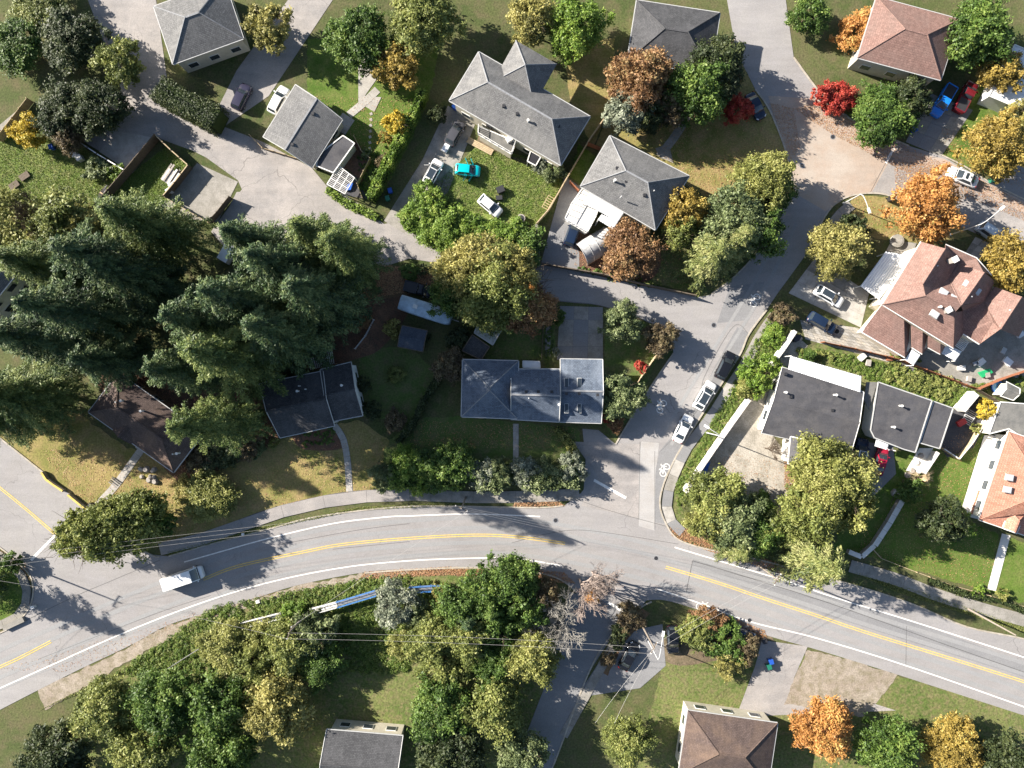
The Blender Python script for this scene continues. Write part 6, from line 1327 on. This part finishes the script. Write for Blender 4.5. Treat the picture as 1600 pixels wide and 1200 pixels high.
# broadleaf: px, py, radius px, height, leaves, label
for a in (
 (42, 206, 24, 5, 'yellow', 'bright yellow tree beside the pale corner fence'), (15, 352, 52, 8, 'lime', 'broad olive tree with sparse top at the left edge'), (85, 350, 50, 8, 'olive', 'olive tree with bare limbs above the left fir grove'), (130, 352, 30, 7, 'khaki', 'rust tinted small tree beside the board fence foot'), (45, 392, 36, 8, 'lime', 'yellowing tree above the cream house roof'),
 (100, 172, 42, 6.5, 'dark', 'dark tree with brown patches behind the concrete pad'), (152, 168, 40, 7, 'dark', 'dark evergreen at the top of the concrete pad'), (105, 215, 22, 5, 'brown', 'small brown tree over the bins'), (52, 425, 18, 5, 'gold', 'small gold tree by the cream house gable'), (150, 262, 20, 2.6, 'sage', 'low sprawling bush over the concrete pad railing'), (178, 270, 15, 2, 'laurel', 'small bright bush at the pad corner'),
 (619, 192, 19, 5, 'yellow', 'slim yellow tree inside the long narrow hedge'), (600, 215, 10, 2.5, 'gold', 'yellow bush at the foot of the slim yellow tree'), (596, 250, 10, 1.5, 'brown', 'brown bush in the vegetable strip'), (588, 275, 10, 1.2, 'green', 'green bush in the vegetable strip'), (572, 238, 8, 1.5, 'sage', 'grey green cabbage like bush in the vegetable strip'),
 (683, 178, 14, 3, 'dark', 'dark bush beside the blue tarp pile'), (862, 263, 20, 2.8, 'sage', 'grey green shrub at the corner of the grey hip house'), (845, 257, 14, 2.5, 'silver', 'silver shrub beneath the grey house eave'),
 (985, 168, 36, 8, 'silver', 'silver leaved spruce like tree above the small grey house'), (1015, 180, 26, 7, 'dark', 'dark tree shading the silver tree side'), (1050, 165, 30, 7, 'brown', 'brown tree over the slab path at the top'), (1090, 140, 46, 10, 'green', 'tall green tree at the top above the dry lawn'), (1118, 105, 46, 9, 'dark', 'tall dark tree shading the dry lawn'), (1000, 120, 46, 11, 'rust', 'rust tree above the silver tree'),
 (1152, 169, 22, 5, 'red', 'bright red maple in front of the dark blue sedan'), (1195, 283, 44, 9, 'lime', 'round yellow green tree at the street corner'), (1218, 300, 26, 7, 'green', 'green shoulder of foliage against the shaded street'), (1068, 325, 34, 8, 'gold', 'golden tree beside the grey hip house corner'), (1062, 360, 26, 7, 'olive', 'olive tree below the golden tree'), (1150, 345, 50, 10, 'sage', 'large grey green tree in the corner cluster'), (1190, 365, 36, 9, 'green', 'dark green tree hanging over the street'),
 (986, 390, 42, 7, 'rust', 'rust coloured tree beside the hoop shelter'), (1312, 150, 26, 3.4, 'red', 'crimson maple at the top of the wide street'), (1285, 146, 16, 3.5, 'red', 'smaller crimson maple at the upper kerb'), (1382, 178, 46, 5, 'green', 'dark green maple beside the shaded upper drive'), (1425, 152, 30, 5.5, 'dark', 'dark tree behind the blue pickup'), (1557, 228, 46, 8, 'gold', 'large gold maple above the white sedan'), (1592, 190, 30, 6, 'khaki', 'khaki tree behind the large gold maple'),
 (1450, 322, 50, 9, 'orange', 'large orange maple on the corner verge'), (1310, 388, 42, 8, 'khaki', 'khaki maple beside the wide slab driveway'), (1335, 355, 20, 5, 'dark', 'small dark tree on the corner lawn'), (1585, 412, 44, 8, 'gold', 'gold maple beside the rose shingled house'),
 (972, 503, 30, 6, 'sage', 'pale grey green rounded tree east of the slab drive'), (974, 620, 34, 6, 'sage', 'olive rounded tree beside the cross street'), (1033, 528, 26, 4.5, 'brown', 'dark brown green shrub on the corner of the cross street'), (1003, 573, 10, 2.2, 'red', 'small crimson bush by the street fence'), (962, 662, 14, 2.4, 'rust', 'russet bush at the foot of the olive rounded tree'), (948, 655, 8, 1.5, 'red', 'tiny red shrub at the slate roof corner'),
 (612, 513, 15, 3.5, 'khaki', 'small golden bush next to the navy shed'), (703, 572, 26, 5, 'brown', 'brown tree beside the slate hip roof'), (618, 585, 14, 2.5, 'olive', 'little olive shrub on the shaded back lawn'), (716, 530, 20, 3, 'dark', 'dark shrub behind the lean-to'), (660, 528, 12, 2.5, 'dark', 'dark shrub beside the navy shed door'), (872, 495, 12, 2.6, 'green', 'green bush by the slab drive edge'), (870, 550, 7, 1.6, 'silver', 'pale bush at the garage corner'),
 (760, 414, 50, 11, 'khaki', 'large khaki gold tree over the lane'), (722, 428, 42, 11, 'khaki', 'khaki tree crown beside the covered trailer'), (772, 446, 56, 13, 'olive', 'tall olive gold tree in the central garden'), (800, 438, 44, 12, 'khaki', 'golden crown shading the lane bend'), (710, 455, 38, 8, 'green', 'green tree over the covered trailer end'), (765, 480, 38, 9, 'olive', 'yellow olive tree over the pale roofed shed'), (830, 480, 38, 9, 'rust', 'orange brown tree beside the slab drive'), (822, 455, 16, 11, 'orange', 'small orange crown amid the olive gold tree'),
 (662, 338, 32, 3.5, 'laurel', 'bright laurel mass at the hedge bend'), (668, 308, 24, 3, 'laurel', 'bright laurel at the top of the hedge bend'), (692, 358, 36, 3.5, 'laurel', 'bright laurel in the middle of the lane hedge'), (724, 362, 32, 3.2, 'laurel', 'bright laurel behind the brown lawn patch'), (752, 366, 30, 3.2, 'laurel', 'bright laurel beside the khaki crown'), (796, 372, 30, 3.4, 'laurel', 'laurel under the white cooker'), (820, 384, 30, 3.6, 'green', 'dark laurel at the end of the lane hedge'), (640, 345, 16, 3, 'laurel', 'small laurel at the lane edge'),
 (638, 725, 28, 4.0, 'laurel', 'sunlit green shrub at the left of the front hedge'), (675, 730, 34, 4.5, 'green', 'broad deep green shrub of the front hedge'), (712, 728, 34, 4.5, 'green', 'deep green shrub beside the hedge pole'), (600, 745, 22, 3.2, 'sage', 'grey green shrub at the front pavement start'), (625, 748, 20, 3.2, 'laurel', 'round green shrub beside the grey green one'), (660, 752, 22, 3.6, 'laurel', 'bright patchy shrub at the foot of the deep green hedge'),  # bright leaf material on some shrubs puts the hedge's sunlit spots into colour
 (752, 742, 24, 3.6, 'silver', 'silver green rhododendron by the garden path'), (778, 740, 22, 3.6, 'sage', 'sage rhododendron left of the path gap'), (822, 738, 24, 3.8, 'silver', 'large pale rhododendron right of the path gap'), (850, 742, 24, 3.8, 'sage', 'middle rhododendron right of the path gap'), (892, 735, 23, 3.8, 'silver', 'last rounded rhododendron by the drive'), (870, 745, 18, 3.2, 'sage', 'small rhododendron before the last rounded one'),
 (120, 840, 34, 11, 'olive', 'olive tip of the spreading pine over the road'), (205, 815, 48, 11, 'olive', 'spreading olive pine crown at the left junction'), (160, 830, 46, 12, 'olive', 'middle crown of the spreading olive pine'), (238, 812, 26, 8, 'green', 'green inner crown of the spreading pine'),
 (325, 775, 38, 4, 'lime', 'feathery yellow green bush on the lawn by the pavement'), (292, 768, 22, 3, 'khaki', 'tan pink bush beside the feathery yellow bush'), (345, 700, 34, 4.5, 'dark', 'dark shrub mass beside the brown hip roof'), (380, 690, 26, 4, 'brown', 'brown shrub mass left of the dark gable house'), (315, 715, 26, 4, 'brown', 'brownish shrub at the low corner of the brown hip roof'), (400, 700, 14, 2.5, 'sage', 'pale shrub at the lawn edge'), (427, 691, 9, 1.8, 'olive', 'small clipped olive ball shrub'), (617, 658, 17, 3, 'brown', 'leafless brown shrub on the shaded lawn'), (580, 640, 16, 3, 'dark', 'dark shrub at the white wall corner'), (565, 600, 14, 3, 'dark', 'dark shrub along the white side wall'),
 (1120, 778, 44, 8, 'olive', 'olive green tree behind the long white wall end'), (1145, 815, 46, 8, 'sage', 'grey green tree above the leaf strewn corner'), (1105, 815, 30, 7, 'lime', 'yellow green tree at the pavement corner'), (1190, 835, 36, 7, 'green', 'dark green tree between olive and golden trees'), (1300, 750, 60, 12.5, 'lime', 'huge golden green tree in front of the dark roof'), (1275, 800, 44, 11, 'olive', 'olive tree below the huge golden green tree'), (1225, 820, 36, 8, 'olive', 'rounded olive tree in the roadside cluster'), (1330, 790, 36, 11, 'lime', 'golden green crown beside the garden wall'), (1190, 795, 24, 5, 'green', 'small green tree at the gravel drive edge'),
 (1424, 769, 20, 3.5, 'green', 'rounded dark evergreen bush on the garden lawn'), (1478, 815, 34, 7.5, 'dark', 'dark green tree on the lower garden lawn'), (1500, 820, 22, 5, 'laurel', 'bright sunlit tree beside the red tiled house'), (1545, 640, 15, 3.5, 'yellow', 'small yellow tree by the outbuilding wall'), (1526, 670, 8, 1.8, 'lime', 'small yellow green bush by the yard fence'), (1568, 930, 10, 1.5, 'lime', 'yellow green bush at the slab path foot'), (1530, 925, 10, 1.4, 'laurel', 'green bush beside the slab path gate'),
 (1185, 590, 26, 4.5, 'laurel', 'bright green tree between pavement and white wall'), (1170, 605, 18, 3.5, 'lime', 'yellow green bush beside the white wall top'), (1205, 570, 18, 3, 'laurel', 'green bush touching the white wall'), (1210, 525, 18, 2, 'laurel', 'lush green bush on the pavement bank'), (1225, 490, 18, 2.5, 'brown', 'brown shaded bush by the slab driveway foot'), (1262, 560, 14, 1.6, 'green', 'low green shrub above the metal cover'),
 (620, 945, 34, 6, 'silver', 'round silver tree above the footbridge'), (650, 960, 22, 5, 'sage', 'grey green tree behind the silver tree'),
 (800, 905, 38, 8, 'green', 'green tree pushing over the road edge line'), (760, 925, 38, 8, 'green', 'green tree in the middle of the roadside wood'), (720, 945, 38, 8, 'green', 'green tree at the near end of the roadside wood'), (820, 950, 36, 8, 'green', 'green tree next to the white branched tree'), (770, 975, 36, 8, 'green', 'deep green tree inside the roadside wood'), (730, 995, 38, 8, 'olive', 'olive tree at the lower roadside wood'), (670, 1000, 38, 7, 'olive', 'olive tree beside the meadow gap'), (830, 1025, 42, 8, 'lime', 'yellow green tree at the side street corner'), (770, 1035, 36, 7, 'green', 'low green tree at the strip foot'), (690, 1045, 34, 7, 'olive', 'olive tree low in the roadside wood'), (850, 930, 24, 6, 'brown', 'brown shaded tree between green wood and white branches'), (632, 1010, 24, 5, 'lime', 'small yellow green tree in the meadow'), (688, 925, 14, 4, 'khaki', 'small khaki tree at the footbridge end'),
 (455, 975, 26, 3.4, 'laurel', 'green bush mass beside the footbridge'), (405, 998, 32, 4.5, 'lime', 'bright bush mass in the lower undergrowth'), (350, 1010, 38, 5, 'lime', 'yellow green bush mass in the lower undergrowth'), (450, 1010, 42, 6.5, 'olive', 'olive green thicket in the lower undergrowth'), (490, 990, 34, 6, 'sage', 'grey green thicket at the meadow edge'), (500, 1035, 36, 5, 'green', 'green thicket below the meadow edge'), (395, 1035, 34, 6, 'olive', 'yellowish thicket at the strip foot'),
 (1090, 990, 28, 3.5, 'olive', 'olive gold shrub beside the black vehicle'), (1110, 975, 24, 3, 'rust', 'russet shrub at the road edge below'), (1135, 1005, 30, 3.5, 'green', 'green shrub over the hidden dark sedan'), (1165, 1015, 22, 3, 'brown', 'brown shrub at the lot entrance'), (950, 1030, 12, 2, 'brown', 'brown low shrub in the planting strip by the lower side street'), (965, 1005, 12, 2, 'dark', 'dark low shrub in the planting strip by the lower side street'), (985, 965, 22, 3, 'brown', 'brown leafless shrub at the side street corner'), (970, 985, 14, 2.5, 'dark', 'dark shrub beside the side street kerb'), (1140, 1035, 24, 3, 'khaki', 'khaki shrub at the lot lawn'),
 (440, 575, 20, 4, 'dark', 'dark shrub under the central firs'), (560, 500, 18, 2.5, 'rust', 'russet shrub in the bark garden'), (640, 425, 14, 1.6, 'green', 'low green shrub on the lane verge'), (662, 422, 9, 1.4, 'dark', 'dark low shrub beside the pickup'), (20, 475, 10, 2, 'khaki', 'pale shrub at the patio corner'), (15, 880, 16, 3, 'green', 'green shrub at the left junction corner'),
 # above and below the strip of the photograph
 (20, 70, 42, 5, 'green', 'green tree standing above the yellow corner tree'), (110, 60, 45, 6, 'dark', 'dark tree standing above the concrete pad trees'), (185, 95, 34, 7, 'olive', 'olive tree at the lane top'), (60, 5, 40, 5, 'olive', 'olive tree at the far top corner'), (420, 40, 34, 7, 'khaki', 'khaki tree beside the top parking pads'), (560, 60, 46, 8, 'green', 'green tree at the top garden'), (620, 100, 34, 7, 'gold', 'gold tree at the top garden hedge'), (660, 30, 50, 9, 'olive', 'olive tree behind the top house'), (900, 40, 44, 8, 'laurel', 'bright tree behind the grey hip house'), (830, 30, 36, 8, 'khaki', 'khaki tree behind the grey hip house'),
 (1345, 50, 34, 4, 'orange', 'orange maple at the top street'), (1265, 20, 30, 5, 'green', 'green tree by the top street kerb'), (1530, 50, 50, 9, 'green', 'green tree behind the pickups'), (1570, 110, 30, 7, 'gold', 'gold tree behind the white roof'),
 (160, 1110, 46, 8, 'olive', 'olive tree below the main road verge'), (250, 1100, 50, 8, 'green', 'green tree below the low footbridge'), (340, 1110, 50, 8, 'green', 'olive tree below the thicket'), (430, 1110, 52, 8, 'khaki', 'khaki tree below the thicket'), (90, 1180, 50, 9, 'dark', 'dark tree at the bottom left corner'), (220, 1185, 50, 9, 'olive', 'olive tree at the bottom edge'), (340, 1190, 48, 9, 'green', 'green tree at the bottom edge'), (690, 1110, 48, 9, 'green', 'green tree below the roadside wood'), (770, 1110, 46, 9, 'olive', 'olive tree beside the lower side street'), (710, 1185, 50, 9, 'dark', 'dark tree at the bottom middle'), (810, 1180, 40, 8, 'sage', 'grey green tree by the side street foot'), (1290, 1140, 44, 7, 'orange', 'orange tree south of the main road'), (1390, 1170, 46, 8, 'green', 'green tree south of the main road'), (1490, 1170, 44, 7, 'gold', 'gold tree at the bottom right'), (980, 1160, 36, 7, 'olive', 'olive tree across the lower side street'), (1570, 1190, 40, 8, 'dark', 'dark tree in the bottom right corner')):
    sh = a[3] < 3.3; broad(a[0], a[1], a[2] * 1.04, a[3], a[4], a[5], 'shrub' if sh else 'tree', 'shrub' if sh else 'leafy_tree', clear=.02 if sh or 'rhodo' in a[5] or 'laurel' in a[5] or 'thicket' in a[5] or a[3] < 5 else .2)
# cedars with drooping fronds
fir(1095, 408, 48, 12, 'cedar', 'drooping olive cedar over the lane corner', 'cedar_tree', True)
fir(1135, 385, 40, 11, 'cedar', 'shaded cedar behind the drooping olive cedar', 'cedar_tree', True)
fir(1240, 855, 50, 16, 'cedar', 'big drooping cedar reaching over the road line', 'cedar_tree', True)
fir(1140, 850, 30, 8, 'cedar', 'small cedar over the leaf strewn verge', 'cedar_tree', True)
fir(-20, 905, 42, 12, 'fir', 'spiky fir shading the left junction corner', 'fir_tree', True)
fir(735, 950, 26, 9, 'fir', 'slim dark spruce within the roadside wood', 'spruce_tree', True)
fir(770, 935, 24, 10, 'green', 'slim green spruce near the road edge line', 'spruce_tree', True)
# pale leafless trees
bare(905, 905, 10, BARKP, 'pinkish leafless tree with orange leaves at the side street corner', ('orange', (1.0), (-1.6, .3, 6.4)), 1.25)
bare(925, 893, 9, BARKP, 'pale leafless tree beside the road edge', None, 1.2)
bare(880, 955, 8.5, BARKY, 'white grey twiggy tree over the side street', None, 1.45); bare(858, 958, 8, BARKY, 'white grey twiggy tree below its twin', None, 1.4)
bare(845, 965, 7, BARKY, 'grey twiggy tree against the green wood', None, 1.4)
bare(1195, 700, 5, BARK, 'leafless tree casting lacy shadow on the gravel drive', None, 1.1)
bare(95, 345, 10, BARK, 'bare limbed tree rising through the olive foliage')
# ornamental grass
c = V(1433, 745); t = thing('pampas_grass', 'tan pampas grass fountain beside the rockery', 'plant', (c.x, c.y, 0)); q = MB(); rr = random.Random(8)
for i in range(130):
    a = rr.uniform(-.9, .7) + (0 if rr.random() < .8 else 3.1); L = rr.uniform(1.2, 2.4); e = c + Vector((math.cos(a) * L, math.sin(a) * L, rr.uniform(.2, .9))); m = c + Vector((math.cos(a) * L * .5, math.sin(a) * L * .5, 1.4)); q.tube([c, m, e], .03, 3, .01, False)
q.build('blades', WOODL, t)

# ================================================================ LOW GROWTH AND FALLEN LEAVES
scatter('fallen_leaves', [[(1045, 822), (1075, 826), (1130, 850), (1240, 888), (1240, 902), (1110, 862), (1050, 838)], [(1075, 952), (1120, 955), (1195, 985), (1200, 1002), (1070, 975)], [(806, 782), (870, 782), (884, 790), (800, 792)], [(570, 893), (700, 885), (880, 893), (900, 912), (700, 898), (560, 905)],
        [(1225, 722), (1245, 715), (1250, 760), (1225, 765)], [(580, 412), (680, 425), (700, 445), (560, 470), (550, 430)]], 16000, .09, 'litter', z=.09, seed=2)
scatter('fallen_leaves', [[(1290, 157), (1345, 198), (1420, 230), (1550, 290), (1620, 330), (1600, 345), (1400, 262), (1300, 210), (1240, 170)], [(1200, 160), (1240, 170), (1250, 230), (1236, 250)], [(1395, 250), (1480, 260), (1460, 320), (1400, 300)], [(0, 860), (40, 880), (52, 905), (40, 905), (0, 885)]], 16000, .06, 'litter', z=.08, seed=3)
scatter('fallen_leaves', [[(940, 150), (1160, 150), (1226, 240), (1150, 330), (1075, 290)], [(60, 700), (320, 720), (420, 790), (250, 850), (140, 800)], [(130, 560), (340, 590), (430, 690), (270, 740)], [(1328, 306), (1500, 352), (1440, 380), (1330, 360)], [(1030, 380), (1090, 400), (1100, 455), (990, 430)], [(880, 360), (960, 380), (1020, 400), (1000, 440), (900, 420)], [(640, 655), (900, 668), (900, 700), (640, 700)], [(1470, 200), (1600, 200), (1600, 300), (1474, 243)]], 16000, .075, 'litter', z=.05, seed=4)
scatter('rough_herbage', [[(330, 950), (460, 925), (570, 903), (640, 900), (560, 1000), (480, 1050), (180, 1052), (260, 1000)], [(560, 920), (690, 905), (640, 990), (640, 1050), (540, 1050)]], 150000, .10, 'blade', z=.0, seed=5, clump=.6, hgt=.5)
scatter('rough_herbage', [[(1210, 475), (1238, 520), (1195, 580), (1150, 640), (1080, 740), (1060, 790), (1055, 760), (1100, 680), (1150, 590)], [(1240, 540), (1330, 555), (1490, 595), (1520, 612), (1485, 636), (1350, 590)], [(1480, 610), (1600, 585), (1600, 600), (1530, 615)], [(513, 292), (600, 345), (570, 335), (510, 300)]], 90000, .08, 'blade', z=.0, seed=6, clump=.38, hgt=.3)
scatter('rough_herbage', [[(-60, 190), (60, 215), (120, 225), (205, 275), (165, 330), (100, 345), (-60, 320)], [(262, 225), (300, 262), (240, 345), (150, 345), (206, 272)], [(745, 230), (850, 250), (880, 285), (840, 350), (690, 320), (672, 292)]], 70000, .07, 'blade', z=.03, seed=7, upright=.9, lift=.08)
scatter('rough_herbage', [[(1380, 540), (1460, 570), (1400, 560)], [(1390, 565), (1500, 592), (1480, 632), (1380, 590)], [(1240, 545), (1300, 552), (1300, 562), (1240, 556)]], 16000, .12, 'olive', z=.02, seed=8, clump=.5, hgt=.6)
scatter('rough_herbage', [[(262, 862), (414, 822), (560, 792), (720, 785), (720, 790), (560, 797), (414, 827), (265, 868)], [(1400, 925), (1510, 960), (1600, 988), (1600, 980), (1460, 930), (1330, 892)], [(60, 1110), (200, 1040), (330, 978), (470, 928), (570, 906), (470, 934), (330, 988), (200, 1052)]], 20000, .07, 'olive', z=.03, seed=17, upright=.9, lift=.1)
scatter('fallen_leaves', [[(1450, 700), (1540, 660), (1500, 810), (1560, 835), (1545, 925), (1330, 862), (1390, 790)], [(1100, 700), (1235, 725), (1240, 790), (1110, 770)], [(0, 1046), (400, 930), (640, 885), (640, 892), (400, 940), (100, 1050)], [(480, 150), (670, 155), (600, 300), (560, 240)], [(330, 700), (600, 690), (600, 765), (430, 790)]], 7000, .07, 'litter', z=.06, seed=18)
scatter('garden_plants', [[(560, 232), (598, 240), (590, 300), (572, 310), (560, 290)], [(470, 668), (520, 668), (530, 690), (475, 700)], [(850, 500), (866, 500), (866, 560), (852, 560)], [(900, 415), (1000, 432), (1040, 448), (1000, 447), (900, 428)]], 16000, .08, 'green', z=.0, seed=9, clump=.3, hgt=.35)
